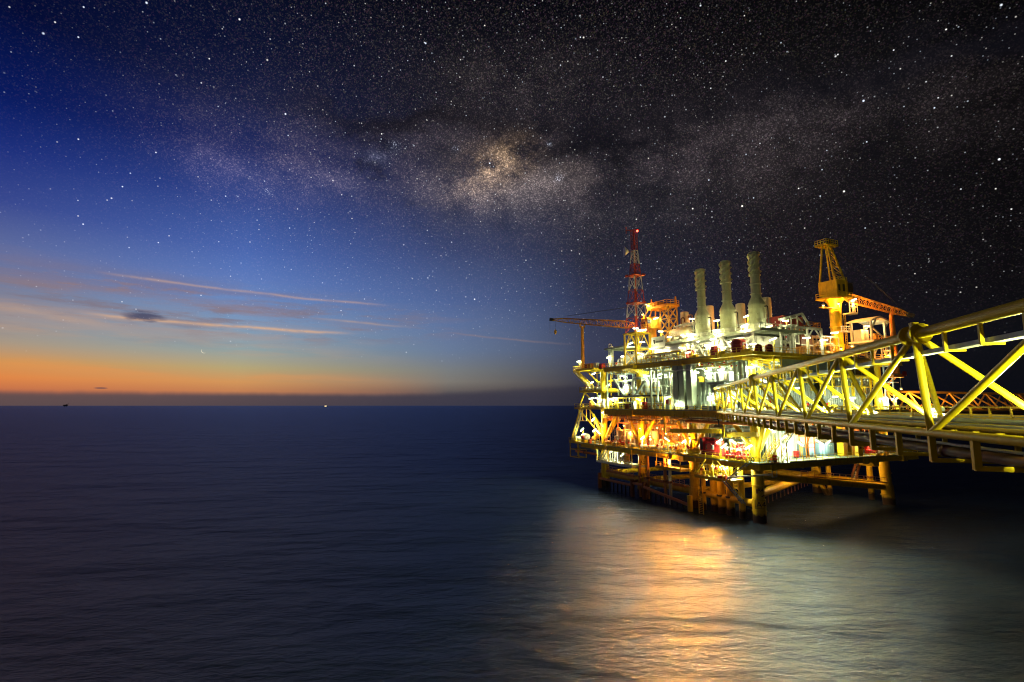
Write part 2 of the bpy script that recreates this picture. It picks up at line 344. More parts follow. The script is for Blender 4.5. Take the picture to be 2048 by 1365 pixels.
for (a, e, sa, se, col) in ((-31, 22.9, 3.6, 1.6, (.05, .04, .06)), (-21.5, 23, 3.6, 1.6, (.05, .043, .06)), (5.6, 24.5, 4.4, 1.7, (.09, .07, .06)), (-2, 23.6, 6.5, 2.0, (.10, .082, .078)), (-8, 22.6, 9, 2.4, (.03, .024, .022)), (0, 33.5, 12, 3., (.022, .018, .017)), (28, 26.5, 12, 2.6, (.012, .010, .011)), (4, 21, 14, 3, (.022, .02, .02)), (-15.5, 25.9, 1.4, .7, (.05, .055, .09))):
    c = add(c, mth('MULTIPLY', mth('MULTIPLY', gauss(az, a, sa), gauss(el, e, se)), mr(mw2, .33, .66, .15, 1)), col)
# --- stars: three sizes; each a voronoi cell point on the celestial sphere
fade = mth('MULTIPLY', mr(el, 3, 15, .0, 1), mr(el, 0, 60, 1, 1))
def stars(scale, rad, pw, gain, off):
    global c
    mp = nd.new('ShaderNodeMapping'); lk.new(D, mp.inputs[0]); mp.inputs['Location'].default_value = (off, off*.37, -off*.61)
    v = nd.new('ShaderNodeTexVoronoi'); v.inputs['Scale'].default_value = scale; lk.new(mp.outputs[0], v.inputs['Vector'])
    g = mth('MAXIMUM', mth('SUBTRACT', 1., mth('DIVIDE', v.outputs['Distance'], rad*scale)), 0.)
    s = nd.new('ShaderNodeSeparateColor'); lk.new(v.outputs['Color'], s.inputs[0])
    b = mth('MULTIPLY', mth('MULTIPLY', mth('POWER', g, 1.3), mth('POWER', s.outputs[0], pw)), gain)
    b = mth('MULTIPLY', b, fade)
    tint = mixc(s.outputs[1], (.72, .82, 1, 1), (1, .93, .84, 1))
    sc = nd.new('ShaderNodeVectorMath'); sc.operation = 'SCALE'; lk.new(tint, sc.inputs[0]); lk.new(b, sc.inputs['Scale'])
    c = mixc(1., c, sc.outputs[0], 'ADD')
stars(30, .0019, 1.4, 3.6, 3.1); stars(70, .0014, 1.8, 2.2, 9.7); fade = mth('MULTIPLY', fade, mth('MULTIPLY', mr(az, -46, -12, .25, 1), mr(az, 8, 36, 1, .5))); stars(160, .0011, 2.2, 1.3, 17.3)
# --- thin crescent moon, low over the sunset
ma = mth('ADD', az, 31.02); me_ = mth('SUBTRACT', el, 5.19)
d1 = mth('SQRT', mth('ADD', mth('MULTIPLY', ma, ma), mth('MULTIPLY', me_, me_)))
ma2 = mth('ADD', az, 30.97); me2 = mth('SUBTRACT', el, 5.24); d2 = mth('SQRT', mth('ADD', mth('MULTIPLY', ma2, ma2), mth('MULTIPLY', me2, me2)))
moon = mth('MULTIPLY', mr(d1, .22, .25, .7, 0), mr(d2, .23, .27, 0, 1)); c = mixc(moon, c, (.95, .85, .62, 1))
# below the horizon: dark water haze
c = mixc(mr(el, -.25, -.02, 1, 0), c, (.012, .015, .03, 1))
bg = nd.new('ShaderNodeBackground'); lk.new(c, bg.inputs[0]); bg.inputs[1].default_value = 1
ow = nd.new('ShaderNodeOutputWorld'); lk.new(bg.outputs[0], ow.inputs[0])
vs = scn.view_settings; vs.view_transform = 'Standard'; vs.look = 'None'; vs.exposure = 0; vs.gamma = 1
try: vs.use_curve_mapping = False
except Exception: pass
cy = scn.cycles; cy.use_denoising = True; cy.denoiser = 'OPENIMAGEDENOISE'; cy.denoising_input_passes = 'RGB_ALBEDO_NORMAL'
cy.max_bounces = 6; cy.diffuse_bounces = 4; cy.glossy_bounces = 3; cy.sample_clamp_indirect = 3; cy.caustics_reflective = False; cy.caustics_refractive = False
cy.use_light_tree = True; cy.adaptive_threshold = .006; cy.pixel_filter_type = 'BLACKMAN_HARRIS'; cy.filter_width = 1.15
# ------------------------------------------------------------------ sea
def sea_mat():
    # wind roughened open water: blue scattering body under a rough mirror whose strength levels off towards grazing view
    m = bpy.data.materials.new('sea_water'); m.use_nodes = True; t = m.node_tree; n = t.nodes; L = t.links; n.remove(n['Principled BSDF']); out = n['Material Output']
    g = n.new('ShaderNodeNewGeometry')
    def nz(scale, sc, det, rough=.6, rot=0):
        mp = n.new('ShaderNodeMapping'); mp.inputs['Scale'].default_value = sc; mp.inputs['Rotation'].default_value = (0, 0, rot); L.new(g.outputs['Position'], mp.inputs[0])
        q = n.new('ShaderNodeTexNoise'); q.inputs['Scale'].default_value = scale; q.inputs['Detail'].default_value = det; q.inputs['Roughness'].default_value = rough; L.new(mp.outputs[0], q.inputs['Vector']); return q.outputs['Fac']
    def mm(op, a, b, c=0):
        q = n.new('ShaderNodeMath'); q.operation = op
        for v, s in zip((a, b, c), q.inputs):
            if isinstance(v, (int, float)): s.default_value = v
            else: L.new(v, s)
        return q.outputs[0]
    big = nz(.018, (1, 1.6, 1), 6, .62, -.4); fine = nz(.5, (.5, 1.4, 1), 7, .7, -.55)
    r = n.new('ShaderNodeValToRGB'); r.color_ramp.elements[0].position = .32; r.color_ramp.elements[1].position = .74
    r.color_ramp.elements[0].color = (.003, .007, .024, 1); r.color_ramp.elements[1].color = (.022, .038, .07, 1)
    L.new(mm('MULTIPLY_ADD', fine, .65, mm('MULTIPLY', big, .4)), r.inputs[0])
    wv = nz(.2, (.6, 1.25, 1), 8, .66, -.5); wv2 = nz(1.1, (.5, 1.3, 1), 5, .6, -.55); swell = nz(.045, (.6, 1.3, 1), 3, .5, -.3)
    bp = n.new('ShaderNodeBump'); bp.inputs['Strength'].default_value = .85; bp.inputs['Distance'].default_value = SEA_BUMP
    L.new(mm('ADD', mm('MULTIPLY_ADD', wv2, .05, wv), mm('MULTIPLY', swell, 3.2)), bp.inputs['Height'])
    df = n.new('ShaderNodeBsdfDiffuse'); L.new(r.outputs[0], df.inputs[0])
    gl = n.new('ShaderNodeBsdfGlossy'); gl.inputs['Color'].default_value = (.4, .52, .88, 1); gl.inputs['Roughness'].default_value = SEA_ROUGH; L.new(bp.outputs[0], gl.inputs['Normal'])
    fr = n.new('ShaderNodeFresnel'); fr.inputs['IOR'].default_value = 1.34; L.new(bp.outputs[0], fr.inputs['Normal'])
    mx = n.new('ShaderNodeMixShader'); L.new(mm('MINIMUM', mm('MULTIPLY', fr.outputs[0], .78), .42), mx.inputs[0]); L.new(df.outputs[0], mx.inputs[1]); L.new(gl.outputs[0], mx.inputs[2]); L.new(mx.outputs[0], out.inputs['Surface'])
    return m
SEA_BUMP, SEA_ROUGH = 1.5, .22
M['sea'] = sea_mat()
S = 60000
sea = MB()
ys = [-400, -50, 0, 60, 160, 400, 1500, 6000, 20000, S]; xs = [-S, -8000, -1000, -200, 0, 200, 1000, 8000, S]
sea.add([(x, y, 0) for y in ys for x in xs], [(j*len(xs)+i, j*len(xs)+i+1, (j+1)*len(xs)+i+1, (j+1)*len(xs)+i) for j in range(len(ys)-1) for i in range(len(xs)-1)])
so_ = link_mesh('sea', sea, 'sea', WF); tag(so_, 'dark blue sea lit gold and teal around the platform legs', 'sea', None, 'structure')
# ------------------------------------------------------------------ the platform: legs, braces, decks
ZC, ZM, ZU = 11.3, 21.0, 32.2
P = Thing('offshore_platform', 'large yellow offshore platform on eight legs with three brightly lit decks', 'platform', (0, 0, 0))
LEGS = [(0, 0, 'A4'), (0, 16.4, 'A3'), (0, 34.2, 'A2'), (0, 50.3, None), (41.2, .6, None), (42.5, 18, None), (42.5, 34, None), (42.5, 50, None)]
for x, y, mk in LEGS:
    sx, sy = (-.35 if x < 5 else .35), (-.35 if y < 5 else 0)
    mb = MB(); b, t = Vector((x+sx, y+sy, -4)), Vector((x-sx*.4, y-sy*.4, ZC-.2))
    mb.path([b, b.lerp(t, .55)], 1.22, 24); mb.path([b.lerp(t, .55), t], 1.08, 24)
    lg = P.part('leg', mb, 'leg')
    for z, r in ((6.8, 1.2), (2.0, 1.32), (9.6, 1.17)): P.part('collar', MB().lathe(x+sx*.2, y+sy*.2, [(r-.12, z), (r, z+.04), (r, z+.22), (r-.12, z+.26)], 20), 'leg', lg)
    if mk:
        # the mark faces the open sea on the camera's side
        d = Vector((-.55, -.83, 0)).normalized(); xd = Vector((.83, -.55, 0)).normalized()
        for z, s in (((5.8, 1.0), (3.0, 1.5)) if mk == 'A4' else ((7.6, 1.0),)):
            q = Vector((x+sx*(.35 if z < 5 else .1), y+sy*(.35 if z < 5 else .1), z))+d*1.27
            P.part('lettering', text_mb(mk, s, q, xd, .03), 'black', lg)
        if mk == 'A4':
            fr = MB(); q = Vector((x+sx*.35, y+sy*.35, 2.75))+d*1.3
            for s_ in (-1, 1): fr.beam(q+xd*s_*1.05, q+xd*s_*1.05+Vector((0, 0, 1.6)), .07)
            for k in (0, 1.6): fr.beam(q-xd*1.05+Vector((0, 0, k)), q+xd*1.05+Vector((0, 0, k)), .07)
            P.part('mark_frame', fr, 'black', lg)
            P.part('bracket', MB().beam((x-1.1, y-.6, 6.2), (x-1.35, y-.85, 5.5), .35, .5), 'rust', lg); P.part('bracket', MB().beam((x+1.1, y-.4, 6.4), (x+1.5, y-.5, 6.4), .3), 'rust', lg); P.part('bracket', MB().beam((x-.6, y-1.2, 4.9), (x-.2, y-1.5, 5.3), .16), 'rust', lg)
# jacket braces
def brace(a, b, r, m='leg', n=16): P.part('brace', MB().tube(a, b, r, n=n), m)
for a, b, z0, z1 in ((0, 1, 3.3, 3.3), (1, 2, 3.3, 3.3), (2, 3, 3.3, 3.3)):
    brace((LEGS[a][0], LEGS[a][1]+1.1, z0), (LEGS[b][0], LEGS[b][1]-1.1, z1), .72)
brace((1.2, .3, 8.4), (40, .6, 3.9), .62); brace((42.5, 1.6, 3.9), (42.5, 17, 3.9), .8); brace((42.5, 19, 3.9), (42.5, 33, 3.9), .8)
brace((1.2, 1, 4.9), (41.5, 17.5, 4.9), .8); brace((1.2, 16.4, 3.6), (41.4, 17.8, 3.6), .6); brace((1, 34.2, 3.6), (41.4, 34, 3.6), .6); brace((1, 50.3, 3.6), (41.4, 50, 3.6), .6)
brace((42.3, 17.2, 3.4), (39.5, 12, -3), .55)
# deck columns through to the top deck
for x, y, mk in LEGS:
    P.part('column', MB().tube((x, y, ZC-.2), (x, y, ZU-.6), .85, n=20), 'yellow')
# V braces that carry the main deck off the columns
for (x, y) in ((0, 0), (0, 16.4), (0, 34.2), (0, 50.3)):
    for dx, dy in ((0, 5.5), (0, -5.5 if y > 3 else -2.6), (5.5, 0)):
        P.part('brace', MB().tube((x+dx*.12, y+dy*.12, ZC+1.6), (x+dx, y+dy, ZM-1.6), .42, n=12), 'yellow')
for (x, y, dx, dy) in ((0, 0, -2.6, 3.6), (41.2, .6, -5, 0), (27.4, 1, 3, 0)):
    P.part('brace', MB().tube((x, y, ZC+1.6), (x+dx, y+dy, ZM-1.6), .4, n=12), 'yellow')
# decks
def ibeam(mb, a, b, h, w=.34, t=.06):
    a, b = Vector(a), Vector(b); mb.beam(a+Vector((0, 0, -h/2)), b+Vector((0, 0, -h/2)), t, h-.02); mb.beam(a+Vector((0, 0, -.04)), b+Vector((0, 0, -.04)), w, .08); mb.beam(a+Vector((0, 0, -h+.04)), b+Vector((0, 0, -h+.04)), w, .08)
def deck(name, x0, x1, y0, y1, z, gh, open_rails, label):
    d = P.part(name, MB().box(x0, x1, y0, y1, z-.14, z), 'deck', None, label)
    e = MB()
    ibeam(e, (x0+.2, y0, z-.15), (x0+.2, y1, z-.15), gh); ibeam(e, (x0, y0+.2, z-.15), (x1, y0+.2, z-.15), gh)
    ibeam(e, (x1-.2, y0, z-.15), (x1-.2, y1, z-.15), gh); ibeam(e, (x0, y1-.2, z-.15), (x1, y1-.2, z-.15), gh)
    P.part('edge_girder', e, 'yellow', d)
    j = MB()
    yy = y0+2
    while yy < y1-1: ibeam(j, (x0+.4, yy, z-.16), (x1-.4, yy, z-.16), gh*.72, .26); yy += 2.9
    for xx in (0, 8.5, 17, 25.5, 34, 42.5):
        if x0+.5 < xx < x1-.5: ibeam(j, (xx, y0+.4, z-.17), (xx, y1-.4, z-.17), gh*1.15, .4)
    P.part('floor_beam', j, 'yellow', d)
    for yy in (0, 16.4, 34.2, 50.3):
        if y0 < yy < y1: P.part('node_box', MB().box(x0-.12, x0+3.2, yy-.75, yy+.75, z-gh*1.25-.1, z-.16), 'yellow', d)
    for xx in (0, 27.4, 41.2):
        if x0 < xx < x1: P.part('node_box', MB().box(xx-.75, xx+.75, y0-.12, y0+3.0, z-gh*1.25-.1, z-.17), 'yellow', d)
    for pts in open_rails: P.part('handrail', MB().rail([Vector(p+(z,)) for p in pts], step=1.9), 'yellow', d)
    return d
deck('cellar_deck', -3.8, 46.4, -3.8, 57, ZC, 1.0, [[(-3.7, 57), (-3.7, 5.5)], [(-3.7, 3.4), (-3.7, -3.7), (1.5, -3.7)], [(4.5, -3.7), (46.3, -3.7), (46.3, 20)]], 'lowest full deck, lit orange at its sunset end')
deck('main_deck', -3.2, 45.5, -3.2, 46, ZM, 1.25, [[(-3.1, 46), (-3.1, 8.6)], [(.8, -3.1), (45.4, -3.1), (45.4, 20)]], None)
deck('upper_deck', -3.0, 45, -3.0, 46, ZU, 1.0, [[(-2.9, 46), (-2.9, 36.9)], [(-2.9, 31.5), (-2.9, 5.6)], [(-2.9, 2.6), (-2.9, -2.9), (45, -2.9), (45, 12)]], None)
# deck edge bumps on the upper deck
P.part('deck_bracket', MB().box(-3.9, 2, 31.6, 37, ZU-.9, ZU-.15).prism([(-3.9, ZU-.9), (2, ZU-.9), (2, ZU-2.2), (-1.6, ZU-1.9)], 'y', 33, 36), 'yellow')
P.part('deck_bracket', MB().box(-4.6, -3.01, -3, 6, ZU-.7, ZU-.1).box(-4.6, 9, -4.5, -3.02, ZU-.7, ZU-.1), 'yellow')
P.part('deck_edge_plate', MB().box(4, 24, -3.35, -3.22, ZU-3.1, ZU-1.2), 'green')
P.part('deck_number', text_mb('2', .9, (-4.63, 4.3, ZU-.66), (0, -1, 0), .02), 'black')
# mezzanine decks
def mezz(name, x0, x1, y0, y1, z, rails, m='yellow', gh=.35):
    d = P.part(name, MB().box(x0, x1, y0, y1, z-.1, z), 'galv')
    e = MB(); e.box(x0-.06, x0+.1, y0, y1, z-gh-.1, z-.02).box(x1-.1, x1+.06, y0, y1, z-gh-.1, z-.02).box(x0, x1, y0-.06, y0+.1, z-gh-.1, z-.02).box(x0, x1, y1-.1, y1+.06, z-gh-.1, z-.02)
    yy = y0+1.5
    while yy < y1-.5: e.box(x0+.12, x1-.12, yy-.06, yy+.06, z-gh-.1, z-.12); yy += 1.8
    P.part('edge_beam', e, m, d)
    if rails: P.part('handrail', MB().rail([Vector(p+(z,)) for p in rails], step=1.5), m, d)
    return d
mezz('mezzanine_deck', -2.2, 9, 23.5, 44, 24.6, None, 'dark')
mezz('stack_platform', 2.6, 16, -.6, 27, 37.4, [(16, -.6), (2.6, -.6), (2.6, 27)], 'green')
mezz('mast_landing', -2.8, 6, 37.2, 45.5, 37.6, None, 'green')
# balcony platforms stepping out at the sunset end
mezz('boom_rest_balcony', -3.4, 4, 50, 61, ZU+.4, [(4, 61), (-3.4, 61), (-3.4, 50)])
mezz('balcony', -3.4, 7, 46.2, 57.6, 26.2, [(7, 57.6), (-3.4, 57.6), (-3.4, 46.2)])
mezz('balcony', -3.4, 8, 46.2, 60.5, 21.4, [(8, 60.5), (-3.4, 60.5), (-3.4, 46.2)])
mezz('balcony', -3.6, 3.2, 57.2, 63.6, ZC+.1, [(3, 63.6), (-3.6, 63.6), (-3.6, 57.2)])
kb = MB()
for a, b in (((-2.6, 60, ZU), (-2, 52.5, 27.6)), ((1, 60, ZU), (1, 52.5, 27.6)), ((-2.6, 56.5, 26), (-2, 51.5, 22.2)), ((-2.6, 59.5, 21), (-2, 52, 15.5)), ((1, 59.5, 21), (1, 52, 15.5)), ((-2.8, 55, 27), (-2.8, 58.5, 22))):
    P.part('knee_brace', MB().beam(a, b, .3), 'yellow')
# hanging cage under the lowest balcony
cg = MB()
for yy in (58.6, 63.3):
    for xx in (-3.4, -.8): cg.beam((xx, yy, ZC-.3), (xx, yy, ZC-4.4), .24)
for zz in (ZC-4.4, ZC-2.2):
    cg.beam((-3.4, 58.6, zz), (-3.4, 63.3, zz), .2); cg.beam((-.8, 58.6, zz), (-.8, 63.3, zz), .2); cg.beam((-3.4, 63.3, zz), (-.8, 63.3, zz), .2); cg.beam((-3.4, 58.6, zz), (-.8, 58.6, zz), .2)
P.part('hanging_frame', cg, 'yellow')
fr = MB()
for yy in (52.5, 54.5, 56.5):
    for (z0, z1) in ((17.6, 20.9),): fr.beam((-3.2, yy, z0), (-3.2, yy, z1), .16)
    fr.beam((-3.2, yy, 17.6), (-3.2, yy+1.6, 17.6), .16)
P.part('hanging_frame', fr, 'yellow')
# intermediate yellow beams and hangers between cellar and main deck
for a, b, w_, h_ in (((-2, 21.5, 16.3), (-2, 6.4, 16.8), .35, .9), ((-2, 5, 16.2), (-2, -2.2, 16.6), .35, .9), ((-2.6, 22.5, 20), (-2.6, 22.5, 15.6), .3, .3), ((-2.6, 5.2, 20), (-2.6, 5.2, 15.6), .3, .3), ((-2.6, 40, 20), (-2.6, 40, 17.6), .2, .2)):
    P.part('beam', MB().beam(a, b, w_, h_), 'yellow')
# sub-cellar walkways
mezz('lower_walkway', -4.4, -1.2, 16, 24, 8.2, [(-4.4, 24), (-4.4, 16)])
mezz('lower_walkway', -4.4, -.8, 2.6, 12, 7.6, [(-4.4, 12), (-4.4, 2.6)])
mezz('lower_walkway', -4.2, .4, 33, 48.4, 7.2, [(-4.2, 48.4), (-4.2, 33)], 'white')
wk = MB()
mezz('brace_walkway', -.6, .6, 19, 33, 4.3, [(-.6, 33), (-.6, 19)], 'copper'); mezz('brace_walkway', -.6, .6, 37, 49, 4.3, [(-.6, 49), (-.6, 37)], 'copper')
d = P.part('brace_walkway', MB().beam((12, .2, 7.9), (40, .2, 4.9), 1.0, .1), 'galv')
P.part('handrail', MB().rail([(12, -.3, 7.9), (40, -.3, 4.9)], step=2), 'copper', d)

# hangers for the lower walkways
for x, ys_, z in ((-4.2, (2.8, 7, 11.8), 7.6), (-4.2, (16.2, 20, 23.8), 8.2), (-4.0, (33.2, 38, 43, 48.2), 7.2)):
    for yy in ys_: P.part('hanger', MB().beam((x, yy, z), (x, yy, ZC-.3), .14), 'yellow')
for a, b in (((-4.3, 12, 7.6), (-4.3, 8.8, 11)), ((-4.3, 2.6, 7.7), (-4.3, 5.6, 11))): P.part('hanger', MB().beam(a, b, .2), 'yellow')
# boat landing rails: rusty fender tubes near the water, with their stub posts
t = Thing('boat_landing', 'rust orange boat landing of horizontal tubes low over the water below the sunset side', 'boat landing', (-4, 30, 0))
for a, b in (((-4.2, 47, 2.6), (-4.2, 33, 2.6)), ((-4.2, 32.5, 3.2), (-4.2, 28.6, 3.2)), ((-4.4, 28.4, 2.9), (-4.6, 13.4, 1.2))): t.part('fender_tube', MB().tube(a, b, .33, n=12), 'copper')
for yy in (47, 33, 28.5): t.part('post', MB().tube((-4.2, yy, -3), (-4.2, yy, 4), .5, n=12), 'rust')
t.part('post', MB().tube((-4.5, 13.4, -3), (-4.5, 13.4, 3.2), .55, n=14), 'yellow')
for yy in (46, 44.3, 42.6, 41, 39.3, 37.6, 36, 34.3, 26.5, 24.8, 23, 21.3, 19.5, 17.8, 16, 14.6): t.part('rubber_post', MB().tube((-4.0, yy, -3), (-4.0, yy, 1.9 if yy < 30 else 2.4), .2, n=8), 'black')
for yy in (29, 33.5): t.part('strut', MB().tube((-4.2, yy, 3), (-1, yy+1.4, 3.4), .3, n=10), 'rust')
# steel anode / pile row below the far cross brace
for i in range(14):
    f = i/13; a = Vector((4+34*f, 2.2+14.4*f, 4.2))
    P.part('brace_stub', MB().tube(a, a-Vector((0, 0, 1.7)), .1, n=8), 'rust')

# conductors, risers and caissons
CAI = [('yellow conductor tube in the sea beside leg A4, at the foot of the stair', -.4, 3.6, .62, ZC-.6), ('thick yellow conductor tube under the lit sub deck, next one in from the stair foot', .1, 6.9, .8, ZC-.6), ('thick yellow conductor tube, the middle one of the five standing between legs A3 and A4', 0, 9.1, .8, ZC-.6), ('thick yellow conductor tube with a dark clamp, second in from leg A3', .4, 11.4, .8, ZC-.6), ('thin yellow conductor tube right beside leg A3', -.6, 13.4, .5, 8)]
for lb, x, y, r, z in CAI:
    t = Thing('conductor', lb, 'conductor tube', (x, y, 0), 'yellow conductor tubes between legs A3 and A4')
    t.part('tube', MB().tube((x, y, -4), (x, y, z), r, n=18), 'leg'); cl = MB(); cl.lathe(x, y, [(r, 3.4), (r+.16, 3.42), (r+.16, 3.75), (r, 3.78)], 18); t.part('clamp', cl, 'dark')
for lb, x, y, r, m in (('pale slim riser pipe just beyond leg A2 from the sunset end', .2, 31.7, .26, 'copper'), ('pale slim riser pipe, the second one between legs A2 and A3', .2, 28.6, .32, 'copper'), ('thick grey orange riser pipe under the star bright sodium lamp', .1, 22.6, .36, 'copper'), ('thick grey riser pipe with a red elbow at the waterline beside the star bright lamp', .1, 21, .36, 'green')):
    t = Thing('riser_pipe', lb, 'riser pipe', (x-3, y, 0), 'slim riser pipes between legs A2 and A3')
    t.part('pipe', MB().tube((x-3, y, -3), (x-3, y, ZC-1), r, n=12), m); t.part('clamp', MB().lathe(x-3, y, [(r, 4.6), (r+.2, 4.62), (r+.2, 5.1), (r, 5.12)], 12), 'rust')
for lb, x, y, r in (('yellow caisson standing in the sea under the far corner of the cellar deck', 44.6, 6, .62), ('thin yellow caisson in the shade behind the far corner leg', 41.7, 14.2, .55)):
    t = Thing('caisson', lb, 'caisson', (x, y, 0)); t.part('tube', MB().tube((x, y, -4), (x, y, ZC-.5), r, n=16), 'leg'); t.part('clamp', MB().lathe(x, y, [(r, 5), (r+.15, 5.02), (r+.15, 5.4), (r, 5.42)], 14), 'rust')
# ladder tubes in front of A3 conductors
t = Thing('access_ladder', 'thin yellow ladder running down into the sea beside leg A3', 'ladder', (-4.4, 10.2, 0))
for s in (-.3, .3): t.part('stile', MB().beam((-4.4, 10.4+s*2, -1), (-4.4, 10.4+s*2, 5.6), .12), 'yellow')
rg = MB()
for k in range(18): rg.beam((-4.4, 9.8, -.6+k*.35), (-4.4, 11, -.6+k*.35), .06)
t.part('rung', rg, 'yellow')

# ------------------------------------------------------------------ staircases
def stairs(label, a, b, width_dir, w_=.9, m='grey', rails='yellow', frame=PF):
    a, b = Vector(a), Vector(b); wd = Vector(width_dir)*w_; t = Thing('staircase', label, 'staircase', a, frame=frame)
    for k in (0, 1): t.part('stringer', MB().beam(a+wd*k, b+wd*k, .1, .24), m)
    tr = MB(); n = max(3, int(abs(b.z-a.z)/.3))
    for i in range(n): p = a+(b-a)*((i+.5)/n); tr.beam(p+wd*.06, p+wd*.94, .28, .05)
    t.part('tread', tr, 'galv')
    for k in (0, 1):
        r = MB(); n2 = max(2, int((b-a).length/1.5))
        for i in range(n2+1): p = a+wd*k+(b-a)*(i/n2); r.beam(p, p+Vector((0, 0, 1.05)), .08)
        for h in (1.05, .55): r.beam(a+wd*k+Vector((0, 0, h)), b+wd*k+Vector((0, 0, h)), .09)
        t.part('handrail', r, rails)
    return t
stairs('steep dark stair from the lit sub deck up to the A4 deck corner', (-4.7, 3.4, 7.6), (-4.7, -1.8, 11.4), (1, 0, 0))
stairs('long narrow stair from the lit sub deck down to the walkway at leg A4', (-4.9, 3.2, 7.5), (-2.6, .8, 3.4), (0, 1, 0), .8)
stairs('yellow stair climbing from the cellar deck corner to the trestle landing', (-1.2, -3.4, 11.5), (2.4, -3.4, 14.7), (0, 1, 0), .9, 'yellow')
stairs('dark edged stair climbing from the trestle landing to the underside of the bridge', (3.9, -3.6, 14.8), (9.2, -3.6, 19.4), (0, 1, 0))
stairs('dark stair slanting down outside the upper deck corner to a small hanging landing', (-3.6, 3.0, 32.0), (.6, -4.0, 28.6), (.7, .7, 0))
stairs('yellow stair behind the bridge trusses, from main deck up to the upper deck', (10, -1.5, 21.2), (2.2, -1.5, 28.4), (0, 1, 0), 1, 'yellow')
stairs('small yellow stair up to the door of the corrugated cabin', (-3, 4.3, 21.1), (-3, 7.2, 23.2), (1, 0, 0), .9, 'yellow')
stairs('dark stair hanging below the cellar deck down to the sunset end walkway', (-4.6, 43.2, 11), (-4.6, 46.4, 7.3), (1, 0, 0))
stairs('yellow stair slanting up between the balconies at the sunset end', (-3.7, 60.4, 32), (-3.7, 51.3, 26.4), (1, 0, 0), .9, 'yellow')
stairs('yellow stair under the balconies at the sunset end, lowest flight', (-3.7, 56.5, 21.4), (-3.7, 62, 11.6), (1, 0, 0), .9, 'yellow')
stairs('copper lit stair behind the far corner leg going down to the brace walkway', (34, 1, 10.2), (30.6, .6, 5.9), (0, 1, 0), .9, 'copper', 'copper')
t = Thing('trestle', 'X braced yellow trestle carrying the stair landing beside the white panel room', 'trestle', (3.4, -3.2, ZC))
for x, y in ((2.5, -3.6), (4, -3.6), (2.5, -2.4), (4, -2.4)): t.part('post', MB().beam((x, y, ZC), (x, y, 14.7), .14), 'yellow')
for z0, z1 in ((ZC, 13), (13, 14.6)):
    t.part('cross_brace', MB().beam((2.5, -3.6, z0), (4, -3.6, z1), .09), 'yellow'); t.part('cross_brace', MB().beam((4, -3.6, z0), (2.5, -3.6, z1), .09), 'yellow')
t.part('landing', MB().box(2.3, 4.2, -3.75, -2.2, 14.7, 14.8), 'galv')
t = Thing('hanging_landing', 'small yellow landing cage hanging below the upper deck at the bridge corner', 'landing', (1.2, -4, 28.5))
t.part('floor', MB().box(.2, 2.6, -4.9, -3.2, 28.4, 28.5), 'galv'); t.part('handrail', MB().rail([(.2, -4.9, 28.5), (2.6, -4.9, 28.5), (2.6, -3.2, 28.5)], step=.9), 'yellow')
for x, y in ((.3, -4.8), (2.5, -4.8), (2.5, -3.3)): t.part('hanger', MB().beam((x, y, 28.4), (x, y, 31.5), .12), 'yellow')
# ------------------------------------------------------------------ the bridge in the foreground
def truss_bridge(label, frame, base, nodes, o_t, o_n, o_f, zt, zb, m, splice, hang=True, rt=.25, rb=.2, rd=.16, n=14):
    t = Thing('footbridge', label, 'bridge', base, frame=frame)
    x0, x1 = nodes[0], nodes[-1]
    t.part('top_chord', MB().tube((x0, o_t, zt), (x1, o_t, zt), rt, n=20), m)
    for o in (o_n, o_f): t.part('bottom_chord', MB().tube((x0-1, o, zb), (x1+1.5, o, zb), rb, n=18), m)
    B = nodes[1]-nodes[0]
    for i, x in enumerate(nodes):
        t.part('post', MB().tube((x, o_n, zb), (x, o_t, zt), rd*1.05, n=n), m)
        t.part('post', MB().tube((x, o_f, zb), (x, o_t, zt), rd, n=n), m)
        t.part('cross_beam', MB().beam((x, o_n, zb-.1), (x, o_f, zb-.1), .22, .3), m)
        if i:   # near side leans one way, far side the other
            t.part('diagonal', MB().tube((x, o_n, zb), (x-B, o_t, zt), rd, n=n), m)
            t.part('diagonal', MB().tube((x, o_f, zb), (x-B, o_t, zt), rd, n=n), m)
    for i in splice:
        x = nodes[i]
        for s in (-.55, .55):
            f = MB(); f.tube((x+s-.09, o_t, zt), (x+s+.09, o_t, zt), .5, n=28); t.part('splice_flange', f, m)
        lg = MB(); lg.beam((x-.5, o_t, zt+.3), (x+.5, o_t, zt+.3), .08, .34); lg.beam((x, o_t, zt+.2), (x, o_t, zt+.62), .3, .3); t.part('lifting_lug', lg, m)
    return t
BB = 10.5; BN = [BB*(2.84+k) for k in range(-4, 9)]
ot, on_, of = -12.87, -13.16, -18.5; zb, zt = 20.68, 25.5
br = truss_bridge('long yellow tubular truss footbridge running from the foreground to the platform', BF, (BN[4], -15, zb), BN, ot, on_, of, zt, zb, 'bridgey', (4, 8))
X0, X1 = BN[0]-1, BN[-1]+1
wk = br.part('walkway', MB().box(X0, X1, -17.9, -14.6, 20.86, 20.95), 'walk')
br.part('handrail', MB().rail([(X0, -17.9, 20.95), (X1, -17.9, 20.95)], h=.95, step=1.75, r=.05), 'yellow', wk)
br.part('handrail', MB().rail([(X0, -14.6, 20.95), (X1, -14.6, 20.95)], h=.5, step=3.5, r=.045), 'yellow', wk)
sw = MB(); x = X0
while x < X1: sw.beam((x, -13.2, 20.7), (x, -18.4, 20.7), .12, .22); x += 1.75
br.part('stringer', sw, 'bridgey', wk)
br.part('cable_tray', MB().box(X0, X1, -14.35, -13.75, 21.02, 21.16), 'galv')
br.part('cable_tray', MB().box(X0, X1, -18.35, -18.02, 21.25, 21.42), 'galv')
